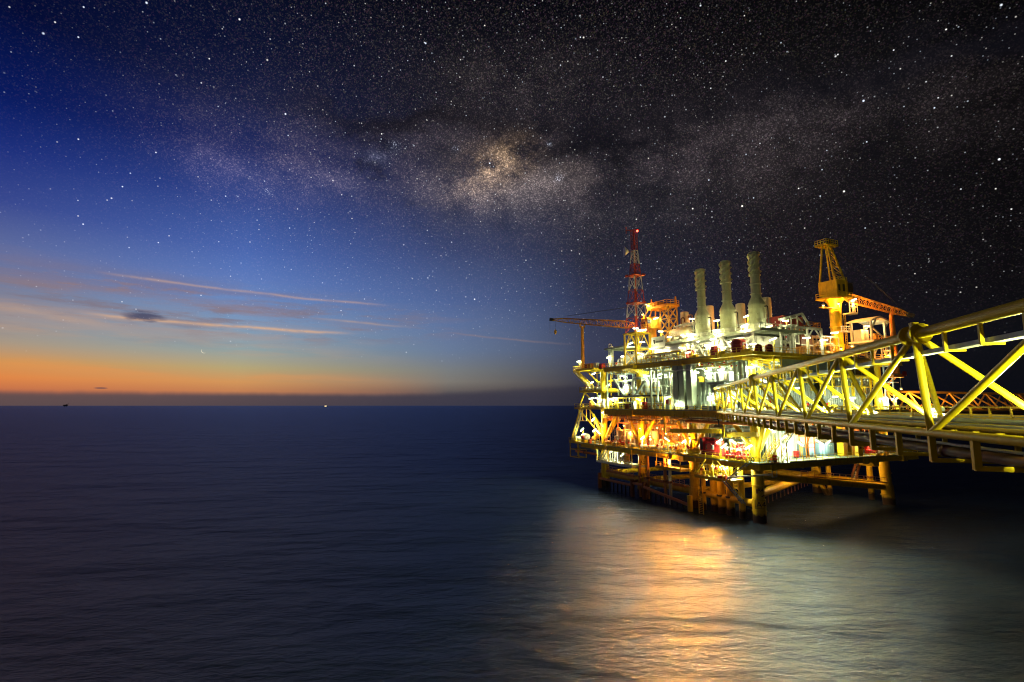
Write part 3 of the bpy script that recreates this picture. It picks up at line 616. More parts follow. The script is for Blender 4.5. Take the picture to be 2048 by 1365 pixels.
br.part('cable_tray', MB().box(X0, X1, -15.5, -14.95, 21.18, 21.24).box(X0, X1, -15.53, -15.5, 21.18, 21.36).box(X0, X1, -14.95, -14.92, 21.18, 21.36), 'galv')
br.part('pipe', MB().tube((X0, -16.0, 21.16), (X1, -16.0, 21.16), .13, n=10), 'bridgey'); br.part('pipe', MB().tube((X0, -13.6, 21.0), (X1, -13.6, 21.0), .09, n=10), 'bridgey')
br.part('pipe', MB().tube((X0, -14.05, 21.3), (X1, -14.05, 21.3), .1, n=10), 'green')
# tray hung from the top chord
br.part('hung_tray', MB().box(X0, X1-8, ot-.62, ot-.18, zt-1.02, zt-.92).box(X0, X1-8, ot-.64, ot-.6, zt-1.02, zt-.82).box(X0, X1-8, ot-.2, ot-.16, zt-1.02, zt-.82), 'galv')
x = BN[0]+BB*.25
while x < X1-8:
    if abs(((x-BN[0])/BB) % 1) > .05: br.part('tray_hanger', MB().beam((x, ot, zt-.2), (x, ot, zt-1.06), .14).beam((x, ot+.06, zt-1.06), (x, ot-.75, zt-1.06), .1), 'bridgey')
    x += BB*.25
# pipe supports and pipes slung below the deck
for k in range(-6, 25):
    x = BN[4]+k*BB/3
    s = MB(); s.beam((x, on_+.02, zb-.15), (x, on_+.02, zb-1.36), .22, .26); s.beam((x, of, zb-.15), (x, of, zb-1.36), .18, .22); s.beam((x, on_+.1, zb-1.3), (x, of-.1, zb-1.3), .2, .2)
    br.part('pipe_hanger', s, 'bridgey')
br.part('pipe', MB().tube((X0, -14.6, zb-.98), (X1, -14.6, zb-.98), .24, n=16), 'brown'); br.part('pipe', MB().tube((X0, -15.5, zb-1.02), (X1, -15.5, zb-1.02), .18, n=14), 'brown')
br.part('pipe', MB().tube((X0, -16.4, zb-1.05), (X1, -16.4, zb-1.05), .15, n=12), 'grey'); br.part('pipe', MB().tube((X0, -14.1, zb-.55), (X1, -14.1, zb-.55), .07, n=8), 'silver')
for k in range(-1, 8):
    x = BN[4]+k*BB*.8+2; f = MB(); f.tube((x-.08, -14.6, zb-.98), (x+.08, -14.6, zb-.98), .33, n=16); br.part('pipe_flange', f, 'brown')
# second bridge, beyond, leaving the far corner of the platform
t2 = truss_bridge('distant orange lit truss footbridge leaving the far corner of the platform', PF, (46, 2, zb), [47+9*k for k in range(11)], 2.2, -.6, 4.8, 25.3, 20.7, 'cran', (2, 6, 10), rt=.3, rb=.26, rd=.2, n=8)
wk = t2.part('walkway', MB().box(44, 138, .4, 3.8, 20.9, 21), 'galv'); t2.part('handrail', MB().rail([(44, .4, 21), (138, .4, 21)], step=2.5, r=.05), 'orange', wk); t2.part('pipe', MB().tube((44, .8, 19.9), (138, .8, 19.9), .3, n=10), 'rust')
# ------------------------------------------------------------------ cranes
def crane_boom(t, a, b, w, h, n, m, r=.12):
    a, b = Vector(a), Vector(b)
    rs = lattice(None, a, b, w, w*.6, h, h*.55, n, taper=lambda q: min(1, .45+q*5, .4+(1-q)*4))
    c = MB(); lat_chords(c, rs, r); bo = t.part('boom', c, m); l = MB(); lat_lace(l, rs, r*.55); t.part('lacing', l, m, bo)
    d = (b-a).normalized(); hd = MB(); hd.beam(b-d*.4, b+d*.9, w*.5, h*.45); t.part('boom_head', hd, 'dark', bo)
t = Thing('pedestal_crane', 'orange pedestal crane with its lattice boom laid out towards the sunset', 'crane', (9.5, 40, ZU))
t.part('pedestal', MB().tube((9.5, 40, ZU), (9.5, 40, 43), 1.1, n=20), 'cran')
hs = MB(); hs.prism([(7.4, 38.8), (8.4, 37.8), (10.6, 37.8), (11.8, 38.8), (11.8, 42), (10.6, 43), (8.4, 43), (7.4, 42)], 'z', 43, 46.2); t.part('machinery_house', hs, 'cran')
t.part('cab', MB().prism([(5.4, 43.2), (7.3, 43.2), (7.3, 45.6), (5.9, 45.6), (5.4, 44.6)], 'y', 37.6, 39.8), 'cran'); t.part('window', MB().box(5.36, 5.42, 37.9, 39.5, 44, 44.6).box(5.7, 7, 37.55, 37.6, 44.1, 45.2), 'dark')
crane_boom(t, (7.2, 44.2, 44.6), (-6.1, 68.6, 49), 1.7, 2.0, 18, 'cran')
af = MB()
for s in (-1, 1): af.tube((9+s*.9, 39, 46.2), (9+s*.5, 38.2, 50), .16, n=8); af.tube((9+s*.9, 42, 46.2), (9+s*.5, 38.4, 50), .13, n=8)
af.beam((8.4, 38.3, 50), (9.6, 38.3, 50), .4); t.part('a_frame', af, 'cran')
for k in (-.3, .3): t.part('pendant_rope', MB().tube((9+k, 38.4, 50), (-3.6+k, 64, 49.6), .035, n=5), 'dark')
hk = MB(); hk.tube((-5.6, 67.7, 48.6), (-5.6, 67.7, 45.6), .04, n=5); rp = t.part('hoist_rope', hk, 'dark'); t.part('hook_block', MB().lathe(-5.6, 67.7, [(.1, 44.2), (.42, 44.6), (.42, 45.3), (.16, 45.7)], 10), 'cran', rp)
t.part('hoist_rope', MB().tube((-6.6, 69.4, 48.8), (-6.6, 69.4, 44.4), .035, n=5), 'dark')
t = Thing('boom_rest', 'tall orange boom rest post standing on the balcony at the sunset end', 'boom rest', (-1.2, 59, ZU+.4))
t.part('post', MB().tube((-1.2, 59, ZU+.4), (-1.2, 59, 36.5), .58, n=16).tube((-1.2, 59, 36.5), (-1.2, 59, 45.6), .55, .42, n=16), 'cran')
cr = MB(); cr.beam((-.1, 59.6, 45.6), (-2.3, 58.4, 45.6), .5, .35); cr.beam((-.1, 59.6, 45.6), (.15, 59.75, 46.7), .3); cr.beam((-2.3, 58.4, 45.6), (-2.55, 58.25, 46.7), .3); t.part('cradle', cr, 'cran')
# braced tower carrying the crane access platform
t = Thing('crane_access_tower', 'orange X braced tower with a platform on top behind the red and white mast', 'tower', (10.5, 34.5, ZU))
rs = lattice(None, (10.5, 34.4, 35.5), (10.5, 34.4, 48.3), 3.2, 2.8, 3.4, 3.2, 4); c = MB(); lat_chords(c, rs, .2); t.part('leg_frame', c, 'cran'); l = MB(); lat_lace(l, rs[:], .12, True); t.part('cross_bracing', l, 'cran')
t.part('platform', MB().box(8.2, 12.6, 32.4, 40.4, 48.3, 48.9), 'cran'); t.part('handrail', MB().rail([(8.3, 40.3, 48.9), (8.3, 32.5, 48.9), (12.5, 32.5, 48.9)], step=1.4, r=.06), 'cran')
t.part('winch', MB().tube((9, 37.5, 49.7), (11.4, 37.5, 49.7), .7, n=14).box(9, 11.4, 36.6, 38.4, 48.9, 49.3), 'cran'); t.part('stub_mast', MB().tube((9.2, 39.6, 48.9), (9.2, 39.6, 51.4), .3, .12, n=8).tube((12, 33.2, 48.9), (12, 33.2, 51.2), .4, .2, n=8), 'cran')
t.part('base', MB().box(8.6, 12.4, 32.4, 36.4, ZU, 35.5), 'white')
# crane on the bridge side
cx, cy_ = 35, 5
t = Thing('pedestal_crane', 'yellow pedestal crane with tall A-frame, boom lowered over the far corner, lit by sodium lamps', 'crane', (cx, cy_, ZM))
t.part('pedestal', MB().lathe(cx, cy_, [(1.35, ZM), (1.35, 36), (1.25, 36.1), (1.25, 44.5), (1.5, 46), (2.1, 47)], 24), 'yellow')
for z in (36, 40.3): t.part('pedestal_flange', MB().lathe(cx, cy_, [(1.25, z), (1.5, z+.02), (1.5, z+.25), (1.25, z+.27)], 24), 'yellow')
t.part('landing', MB().box(cx-2.9, cx+2.9, cy_-2.7, cy_+2.7, 47, 47.35), 'yellow'); t.part('handrail', MB().rail([(cx+2.8, cy_-2.6, 47.35), (cx-2.8, cy_-2.6, 47.35), (cx-2.8, cy_+2.6, 47.35)], step=1.2, r=.06), 'yellow')
hs = t.part('machinery_house', MB().prism([(cx-2.3, cy_-2.1), (cx+2.1, cy_-2.1), (cx+2.1, cy_+2.1), (cx-2.3, cy_+2.1)], 'z', 47.36, 51.3), 'yellow')
t.part('window', MB().box(cx-1.5, cx-.8, cy_-2.16, cy_-2.08, 48.4, 50.2).box(cx+.2, cx+.9, cy_-2.16, cy_-2.08, 48.6, 50.4), 'dark', hs); t.part('panel_rib', MB().beam((cx+1.2, cy_-2.2, 47.4), (cx+1.2, cy_-2.2, 51.4), .18).beam((cx-2.2, cy_-2.2, 47.4), (cx-2.2, cy_-2.2, 51.4), .18), 'yellow', hs)
t.part('engine_box', MB().box(cx+2.12, cx+5.0, cy_-1.5, cy_+2, 48, 51.2), 'dark'); t.part('roof_rail', MB().rail([(cx-2.2, cy_-2, 51.3), (cx+2, cy_-2, 51.3)], h=.9, step=1.1, r=.06), 'yellow')
A = MB()
for (x, y) in ((-2.1, -1.8), (-2.1, 1.8), (2.0, -1.6), (2.0, 1.8)): A.beam((cx+x, cy_+y, 51.3), (cx-1.4+x*.32, cy_+y*.35, 59.8), .34)
t.part('a_frame', A, 'yellow'); A = MB()
for k in range(5):
    f0, f1 = k/5, (k+1)/5
    def q(x, y, f): return (cx+x+(-1.4+x*.32-x)*f, cy_+y+(y*.35-y)*f, 51.3+8.5*f)
    A.beam(q(2, -1.6, f0), q(-2.1, -1.8, f1), .12); A.beam(q(-2.1, -1.8, f1), q(2, -1.6, f1), .12); A.beam(q(2, -1.6, f0), q(2, 1.8, f1), .12)
t.part('a_frame_bracing', A, 'yellow')
t.part('crows_nest', MB().box(cx-3.6, cx+.8, cy_-1.5, cy_+1.5, 59.8, 60.15), 'yellow'); t.part('handrail', MB().rail([(cx-3.5, cy_+1.4, 60.1), (cx-3.5, cy_-1.4, 60.1), (cx+.7, cy_-1.4, 60.1)], step=.8, r=.06), 'yellow')
t.part('sheave', MB().tube((cx-2.2, cy_-.6, 61), (cx-.6, cy_-.6, 61), .5, n=14), 'dark'); t.part('aerial', MB().tube((cx-1.2, cy_, 60), (cx-1.2, cy_, 63), .05, n=5), 'dark')
crane_boom(t, (cx+1.6, cy_-1.4, 47.6), (cx+8.8, cy_-11, 42.2), 1.7, 1.9, 18, 'cran', .1)
for k in (-.3, .3): t.part('pendant_rope', MB().tube((cx-1.2+k, cy_-.4, 60.6), (cx+8.2+k, cy_-10.4, 43.2), .025, n=5), 'dark')
t.part('service_gallery', MB().box(cx+1.4, cx+4.2, cy_-2.6, cy_-.8, 43.4, 43.6).rail([(cx+1.4, cy_-2.6, 43.6), (cx+4.2, cy_-2.6, 43.6), (cx+4.2, cy_-.8, 43.6)], h=2.8, step=.8, r=.06), 'white'); t.part('lamp_arm', MB().box(cx-7.6, cx-1.2, cy_-2.2, cy_-1.2, 44.2, 44.4), 'yellow')
lad = MB()
for s in (0, .6): lad.beam((cx+1.6+s, cy_-.9, 33), (cx+1.6+s, cy_-.9, 43.5), .1)
for k in range(26): lad.beam((cx+1.6, cy_-.9, 33.2+k*.4), (cx+2.2, cy_-.9, 33.2+k*.4), .07)
t.part('ladder', lad, 'yellow'); t.part('collar_platform', MB().box(cx-1.7, cx+1.9, cy_-2.2, cy_-1.2, 39, 39.2).rail([(cx-1.7, cy_-2.2, 39.2), (cx+1.9, cy_-2.2, 39.2)], step=.9, r=.07), 'white')
t = Thing('boom_rest', 'leaning orange boom rest post beyond the white shelter at the far corner', 'boom rest', (41.2, -3.7, 29))
t.part('post', MB().tube((41.2, -3.7, 29), (41.2, -3.7, 36.5), .62, n=16).tube((41.2, -3.7, 36.5), (41.2, -3.7, 42.3), .6, .45, n=16), 'orange')
t.part('cradle', MB().beam((40, -4.6, 42.4), (42.4, -2.8, 42.4), .5, .34).beam((40, -4.6, 42.4), (39.7, -4.8, 43.6), .26).beam((42.4, -2.8, 42.4), (42.7, -2.6, 43.6), .26), 'orange')
t.part('bracket', MB().box(38.6, 42.6, -4.4, -2.6, 28.2, 29).beam((41.2, -3.4, 28.4), (41.2, -1, 26), .4), 'orange'); t.part('sign_box', MB().box(42.0, 43.4, -4.52, -4.42, 28.6, 29.6), 'red')
# ------------------------------------------------------------------ aerial mast on its yellow lattice tower
mx, my = -.3, 34.4
t = Thing('mast_tower', 'yellow braced lattice tower on the deck edge carrying the red and white mast', 'tower', (mx, my, ZU))
c = MB(); rs = lattice(None, (mx, my, ZU), (mx, my, 40.4), 4.5, 4.5, 4.6, 4.6, 2); lat_chords(c, rs, .26); t.part('leg_frame', c, 'yellow')
l = MB()
for i in range(2):
    for q in range(4):
        e = (q+1) % 4; mid = (rs[i+1][q]+rs[i+1][e])/2; mid0 = (rs[i][q]+rs[i][e])/2
        if i: l.beam(rs[1][q], mid, .16); l.beam(rs[1][e], mid, .16)
        else: l.beam(rs[0][q], rs[1][e], .16)
        l.beam(rs[i+1][q], rs[i+1][e], .2)
t.part('bracing', l, 'yellow'); t.part('top_platform', MB().box(mx-2.6, mx+2.6, my-2.6, my+2.6, 40.4, 40.6), 'yellow')
t = Thing('aerial_mast', 'tall slender red and white lattice aerial mast with a dish near its top', 'mast', (mx, my, 40.6))
zs = [40.6, 44.7, 48.3, 52, 55.6, 59, 62.7, 68.3]
def mw_(z): return 4.1+(1.15-4.1)*min(1, (z-40.6)/22)
for i in range(7):
    m_ = 'mastred' if i % 2 == 0 else 'mastwhite'; n = (1, 1, 1, 1, 2, 2, 5)[i]
    rs = lattice(None, (mx, my, zs[i]), (mx, my, zs[i+1]), mw_(zs[i]), mw_(zs[i+1]), mw_(zs[i]), mw_(zs[i+1]), n)
    c = MB(); lat_chords(c, rs, .11 if i < 6 else .08); sec = t.part('mast_section', c, m_); l = MB(); lat_lace(l, rs, .055 if i < 6 else .04, i < 5); t.part('bracing', l, m_, sec)
t.part('cable_ladder', MB().beam((mx-.3, my-.3, 41), (mx-.3, my-.3, 68), .36, .1), 'mastred')
for z in (48.5, 55.8): t.part('lamp_platform', MB().box(mx-1.7, mx+1.7, my-1.7, my+1.7, z, z+.12), 'mastred')
t.part('aerial_bracket', MB().beam((mx-1.6, my+1.4, 68.4), (mx+1, my-.9, 68.4), .16).beam((mx-1.5, my+1.3, 67.6), (mx-1.5, my+1.3, 69.4), .14), 'mastred')
ds = MB(); ds.tube((mx-2.3, my+1.25, 62.5), (mx-1.3, my+.8, 62.5), 1.3, .25, n=18); dd = t.part('dish', ds, 'mastwhite'); t.part('dish_arm', MB().beam((mx-1.35, my+.8, 62.4), (mx, my, 62.4), .14), 'mastred', dd)
t.part('beacon', MB().ball(mx+.65, my-.65, 68.0, .26, 10, 6), 'e_red')
for i, (z) in enumerate((56.2, 48.9)):
    for s in (-1, 1): t.part('unlit_floodlight', MB().beam((mx+s*1.3, my-s*1.3, z), (mx+s*1.8, my-s*1.8, z-.3), .6, .4), 'mastred')
# ------------------------------------------------------------------ exhaust stacks
STK = [('grey exhaust stack with spiral fins, furthest of the three from the bridge', 10, 22), ('grey exhaust stack with spiral fins, the middle one of three', 10, 14.1), ('grey exhaust stack with spiral fins, the one closest to the bridge and seeming tallest', 10, 6.1)]
for lb, x, y in STK:
    t = Thing('exhaust_stack', lb, 'exhaust stack', (x, y, 37.4), 'spiral finned exhaust stacks')
    pipe = t.part('stack_pipe', MB().lathe(x, y, [(1.05, 45.6), (1.0, 45.7), (1.0, 55.5), (1.08, 55.52), (1.08, 55.7), (.9, 55.72), (.9, 54.5)], 28), 'stack')
    for s in range(3):
        pts = [(x+1.02*math.cos(2*math.pi*(1.15*k/22+s/3)), y+1.02*math.sin(2*math.pi*(1.15*k/22+s/3)), 50.4+5*k/22) for k in range(23)]
        f = MB(); c0 = Vector((x, y, 0)); vv = []
        for q in pts:
            q = Vector(q); d_ = Vector((q.x-x, q.y-y, 0)).normalized()
            vv += [c0+d_*.97+Vector((0, 0, q.z-.05)), c0+d_*1.4+Vector((0, 0, q.z-.05)), c0+d_*1.4+Vector((0, 0, q.z+.05)), c0+d_*.97+Vector((0, 0, q.z+.05))]
        f.add(vv, [(i*4+j, i*4+(j+1) % 4, i*4+4+(j+1) % 4, i*4+4+j) for i in range(len(pts)-1) for j in range(4)]+[(3, 2, 1, 0), tuple(len(vv)-4+j for j in range(4))])
        t.part('spiral_fin', f, 'stack', pipe)
    for z in (46.2, 48.4, 50.4, 55.0): t.part('ring', MB().lathe(x, y, [(1.0, z), (1.2, z+.01), (1.2, z+.16), (1.0, z+.17)], 28), 'stack', pipe)
    t.part('cone', MB().lathe(x, y, [(1.75, 44), (1.72, 44.2), (1.05, 45.6), (1.0, 45.62)], 28), 'stack')
    t.part('silencer', MB().lathe(x, y, [(1.7, 39.6), (1.72, 39.62), (1.72, 44.0), (1.7, 44.02)], 28), 'stack')
    for z in (40.6, 41.8, 42.9, 43.7): t.part('ring', MB().lathe(x, y, [(1.7, z), (1.86, z+.01), (1.86, z+.14), (1.7, z+.15)], 28), 'stack')
    t.part('casing', MB().box(x-2.1, x+1.9, y-1.9, y+1.9, 37.5, 39.6), 'white')
    t.part('drain_pipe', MB().path([(x+.3, y-1.75, 43.3), (x+.3, y-2.5, 43.3), (x+.3, y-2.5, 39.4)], .12, 8, bend=.5), 'dark')
INT = [('orange lit square intake duct behind the far stack, furthest from the bridge', 18, 36.4, 48), ('orange lit square intake duct beside the far spiral stack', 18, 27.3, 48.1), ('orange lit square intake duct between the middle stack and the tall stack', 18, 17.4, 46.9), ('orange lit square intake duct half hidden behind the stack closest to the bridge', 18, 10.1, 47.0)]
for lb, x, y, z in INT:
    t = Thing('intake_duct', lb, 'intake duct', (x, y, 37.4), 'orange lit intake ducts behind the stacks')
    t.part('duct', MB().lathe(x, y, [(1.1, 37.4), (1.1, z-.35), (1.02, z-.12), (.7, z)], 16), 'beige'); t.part('duct_rib', MB().lathe(x, y, [(1.1, 41), (1.18, 41.02), (1.18, 41.2), (1.1, 41.22)], 16).lathe(x, y, [(1.1, 44.5), (1.18, 44.52), (1.18, 44.7), (1.1, 44.72)], 16), 'beige')
# frames under the stacks
for i, (a, b) in enumerate(((1.5, 9.5), (9.9, 17.6), (18, 26.5))):
    t = Thing('stack_gantry', ('white steel frame with V braces under the stack closest to the bridge', 'white steel frame with V braces under the middle stack', 'white steel frame with V braces under the far stack')[i], 'steel frame', (3, (a+b)/2, ZU), 'white V braced frames under the stacks')
    for y in (a, b):
        t.part('post', MB().beam((3, y, ZU), (3, y, 37.2), .42), 'white'); t.part('post', MB().beam((14, y, ZU), (14, y, 37.2), .42), 'white')
    m_ = (a+b)/2
    for y in (a, b): t.part('brace', MB().beam((2.98, y, 37), (2.98, m_+(y-m_)*.1, ZU+.2), .26), 'white')
    t.part('beam', MB().beam((3, a, 37), (3, b, 37), .3, .5), 'white'); t.part('beam', MB().beam((3, a, 34.6), (3, b, 34.6), .16, .24), 'white')
    # turbine enclosure inside the frame
    t = Thing('turbine_enclosure', ('white turbine enclosure under the stack closest to the bridge', 'white turbine enclosure under the middle stack', 'white turbine enclosure under the far stack')[i], 'machine housing', (7.5, m_, ZU), 'white turbine enclosures')
    t.part('housing', MB().box(5, 12, a+1, b-1, ZU+.3, 36.4), 'white'); t.part('base_frame', MB().box(4.6, 12.4, a+.8, b-.8, ZU+.01, ZU+.3), 'yellow')
    t.part('door', MB().box(4.93, 5.02, m_-1.4, m_-.5, ZU+.5, ZU+2.6).box(4.93, 5.02, m_+1, m_+1.9, ZU+.5, ZU+2.6), 'green'); t.part('vent_duct', MB().tube((5.6, m_, 36.3), (5.6, m_, 37.3), .6, n=14), 'silver')
# white steel frames with dark louvre boxes on the bridge side of the upper deck
t = Thing('cooler_gantry', 'pale steel frame with sloping top beam holding dark cooler boxes, beside the stacks', 'steel frame', (14, .5, ZU))
for x in (9.8, 13.2, 18, 22.6): t.part('post', MB().beam((x, .5, ZU), (x, .5, 38.6), .4), 'white'); t.part('post', MB().beam((x, 7.5, ZU), (x, 7.5, 38.4), .36), 'white')
t.part('beam', MB().beam((9.6, .5, 38.5), (22.8, .5, 38.5), .34, .5), 'white'); t.part('beam', MB().beam((9.6, 7.5, 38.5), (22.8, 7.5, 38.5), .34, .5), 'white')
for x in (9.8, 13.2, 18, 22.6):
    for s in (-1, 1): 
        if 9.5 < x+s*1.9 < 23: t.part('knee', MB().beam((x+s*1.9, .48, 38.3), (x, .48, 36.4), .22), 'white')
t.part('sloping_beam', MB().beam((9.8, .8, 39.8), (17.2, .8, 41.6), .3, .44).beam((17.2, .8, 41.6), (19.6, .8, 38.8), .3, .44).beam((15.2, .8, 41.1), (17.2, .8, 39.6), .2), 'white')
t = Thing('cooler_box', 'dark boxed cooler up behind the sloping pale beam', 'cooler', (15.2, 3.5, 38.8)); t.part('box', MB().box(13, 19.2, 2.2, 6.5, 38.9, 41.2), 'maroon'); rb = MB(); [rb.beam((x, 2.15, 38.9), (x, 2.15, 41.2), .12) for x in (13, 14.6, 16.2, 17.8, 19.2)]; t.part('rib', rb, 'rust')
t = Thing('cooler_box', 'dark panelled cooler box hanging low in the pale steel frame', 'cooler', (15.8, 3, 35.6)); t.part('box', MB().box(13.4, 17.8, 2.4, 6.8, 35.4, 37.9), 'dark'); rb = MB(); [rb.beam((x, 2.35, 35.4), (x, 2.35, 37.9), .14) for x in (13.4, 14.9, 16.4, 17.8)]; rb.beam((13.3, 2.35, 35.3), (17.9, 2.35, 35.3), .2, .3); t.part('rib', rb, 'white')
t = Thing('cooler_box', 'brown panelled cooler box in the last bay of the pale frame, close to the crane', 'cooler', (20.3, 3, 35.6)); t.part('box', MB().box(18.6, 22.2, 2.4, 6.8, 35.2, 37.6), 'brown'); t.part('sill', MB().beam((18.5, 2.35, 35.1), (22.3, 2.35, 35.1), .2, .3), 'white')
t = Thing('roof_cage', 'thin yellow handrail cage on the roof of the pale frame', 'handrail', (20, 1, 38.8)); t.part('rail', MB().rail([(18.4, .8, 38.9), (23, .8, 38.9), (23, 7, 38.9)], step=1.2, r=.06), 'cran')
t = Thing('shelter', 'open white shelter with a sloping roof beside the yellow crane pedestal', 'shelter', (38.6, 0, ZU))
for x, y in ((36.6, -1.8), (41.6, -1.8), (36.6, 2.6), (41.6, 2.6)): t.part('post', MB().beam((x, y, ZU), (x, y, 41), .4), 'white')
t.part('floor', MB().box(35.8, 43, -2.6, 3, 36.2, 36.6), 'white'); t.part('handrail', MB().rail([(35.9, -2.5, 36.6), (42.9, -2.5, 36.6), (42.9, 3, 36.6)], step=1, r=.06), 'cran')
t.part('roof', MB().prism([(35.6, 41.2), (39, 42.2), (43.2, 41.2), (43.2, 40.9), (39, 41.8), (35.6, 40.9)], 'y', -2.6, 3.2), 'white')
for a, b in (((36.6, -1.8, 39), (38.4, -1.8, 41.4)), ((41.6, -1.8, 39.6), (43, -1.8, 41)), ((36.6, -1.8, 39.8), (41.6, -1.8, 37)), ((36.6, -1.8, 33), (39.2, -1.8, 36)), ((41.6, -1.8, 33), (39.2, -1.8, 36)), ((36.6, 2.6, 33), (41.6, 2.6, 36))): t.part('brace', MB().beam(a, b, .26), 'white')
t = Thing('control_cabin', 'small pale cabin under the white shelter roof beside the crane pedestal', 'cabin', (37.6, 2, 36.6)); t.part('wall', MB().box(36.9, 39.6, .6, 2.4, 36.61, 39.4), 'white'); t.part('door', MB().box(37.8, 38.6, .55, .6, 36.7, 38.7), 'grey')
t = Thing('crate', 'orange crate standing on the shelter floor', 'crate', (40.6, 0, 36.6)); t.part('body', MB().box(40, 41, -.6, .6, 36.61, 38.4), 'orange'); t.part('lid', MB().box(39.95, 41.05, -.65, .65, 38.41, 38.5), 'cran')
t = Thing('stair_tower', 'pale open stair tower with many landings below the white shelter', 'stair tower', (38.6, -2.2, 24))
for x in (37, 40): t.part('post', MB().beam((x, -3.4, 22), (x, -3.4, 36), .26), 'white')
for k in range(7): t.part('landing', MB().box(37, 40, -4.6, -3.3, 23.5+k*1.75, 23.65+k*1.75), 'white')
# ------------------------------------------------------------------ walls and cabins
def wall(label, a, b, z0, z1, m, pitch=.7):
    t = Thing('clad_wall', label, 'wall', (a[0], a[1], z0)); t.part('cladding', MB().corr(a, b, z0, z1, pitch), m)
    u = Vector((b[0]-a[0], b[1]-a[1], 0)).normalized(); n = Vector((u.y, -u.x, 0))*.06; tr = MB()
    A, B_ = Vector((a[0], a[1], 0))+n, Vector((b[0], b[1], 0))+n
    for z in (z0+.15, z1-.15): tr.beam(A+Vector((0, 0, z)), B_+Vector((0, 0, z)), .1, .25)
    t.part('trim', tr, m); return t
# faces towards the camera side: corr() ridges face (dy,-dx) of a->b, so run a->b with y falling for the sunset face and x rising for the bridge face
wall('orange lit corrugated wall at the back of the cellar deck, between columns A1 and A2', (7, 50), (7, 35.2), ZC, 19.7, 'beige')
wall('orange lit corrugated wall at the back of the cellar deck, between columns A2 and A3', (7, 33.4), (7, 17.4), ZC, 19.7, 'beige')
wall('pale corrugated wall behind the red engine on the cellar deck', (8, 15.6), (8, 4), ZC, 19.7, 'green')
wall('tall beige corrugated wall half lit white beside column A3', (3.2, 21.4), (3.2, 15.2), ZC, 19.6, 'beige', .55)
wall('grey corrugated main deck wall behind the bridge trusses', (9.2, 6), (27, 6), ZM, ZU-1.2, 'grey')
wall('dull grey corrugated main deck wall at the far corner', (27.3, 4.2), (45, 4.2), ZM, 28.6, 'grey')
wall('pale panelled wall behind the pipes of the main deck', (12, 46), (12, 20), ZM, ZU-1, 'green')
wall('pale wall behind the corrugated cabin', (10, 19.5), (10, 8), ZM, ZU-1, 'white')
wall('cream wall behind the machinery of the upper deck', (16.5, 46), (16.5, 30), ZU, 38, 'beige')
wall('yellowish wall behind the last machines of the cellar deck far corner', (30, 8), (45.5, 8), ZC, 19.6, 'beige')
# white panel room and beige wall, cellar deck bridge side
t = Thing('panel_room', 'bright white panelled room with vertical ribs on the cellar deck, bridge side', 'room', (10.5, 2, ZC))
t.part('wall', MB().corr((5.6, 2.2), (14.6, 2.2), ZC, 18.4, .95, .2), 'white'); t.part('roof', MB().box(5.5, 14.8, 2.0, 9, 18.4, 18.7), 'white'); t.part('side_wall', MB().box(14.5, 14.75, 2.3, 9, ZC, 18.39), 'white')
dr = t.part('door', MB().box(7.9, 9.0, 1.9, 2.1, ZC+.05, ZC+2.3), 'grey'); t.part('handle', MB().box(8.8, 8.86, 1.82, 1.9, ZC+1, ZC+1.3), 'black', dr)
t.part('awning', MB().box(7.4, 10.4, .6, 2.1, ZC+2.8, ZC+2.9), 'white'); t.part('door_post', MB().beam((7.5, .7, ZC), (7.5, .7, ZC+2.8), .12).beam((10.3, .7, ZC), (10.3, .7, ZC+2.8), .12).beam((7.5, .7, ZC), (8.6, .7, ZC+2.8), .08), 'white')
t = Thing('blank_wall', 'smooth sand coloured wall behind the row of blue grey cabinets', 'wall', (21, 4.4, ZC)); t.part('panel', MB().box(16.8, 28.4, 4.3, 4.7, ZC, 19), 'beige'); t.part('seam', MB().box(20.3, 20.36, 4.27, 4.3, ZC, 19).box(24.4, 24.46, 4.27, 4.3, ZC, 19), 'rust')
for i, (x, lb) in enumerate(((16.2, 'wide dark blue grey cabinet next to the white panel room'), (19, 'slim blue grey cabinet with two pale lights, second from the white panel room'), (22.3, 'slim blue grey cabinet with two pale lights, third from the white panel room'), (25.0, 'wide blue grey cabinet with two pale lights, furthest from the white panel room'))):
    w_ = 2.4 if i in (0, 3) else 1.7
    t = Thing('electrical_cabinet', lb, 'cabinet', (x, 2.6, ZC), 'blue grey electrical cabinets on the cellar deck'); t.part('body', MB().box(x-w_/2, x+w_/2, 2, 3.4, ZC+.12, ZC+2.6), 'blue'); t.part('plinth', MB().box(x-w_/2+.05, x+w_/2-.05, 2.05, 3.35, ZC, ZC+.12), 'dark')
    if i: t.part('meter', MB().box(x-.45, x-.15, 1.96, 2.0, ZC+1.95, ZC+2.15).box(x+.2, x+.5, 1.96, 2.0, ZC+1.95, ZC+2.15), 'white')
    t.part('door_gap', MB().box(x-.01, x+.01, 1.98, 2.0, ZC+.2, ZC+2.5), 'black')
t = Thing('scaffold', 'orange lit pipe scaffold between the white panel room and the blue cabinets', 'scaffold', (15.6, 1.6, ZC))
for x in (15, 17.6):
    for y in (.4, 1.8): t.part('upright', MB().beam((x, y, ZC), (x, y, 18.6), .16), 'orange')
for z in (13.4, 15.6, 17.8): t.part('ledger', MB().beam((15, .4, z), (17.6, .4, z), .14).beam((15, 1.8, z), (17.6, 1.8, z), .14), 'orange')
t.part('platform', MB().box(15, 17.6, .4, 1.8, 15.7, 15.8), 'orange'); t.part('diagonal', MB().beam((15, .38, 13.4), (17.6, .38, 17.8), .12), 'orange')
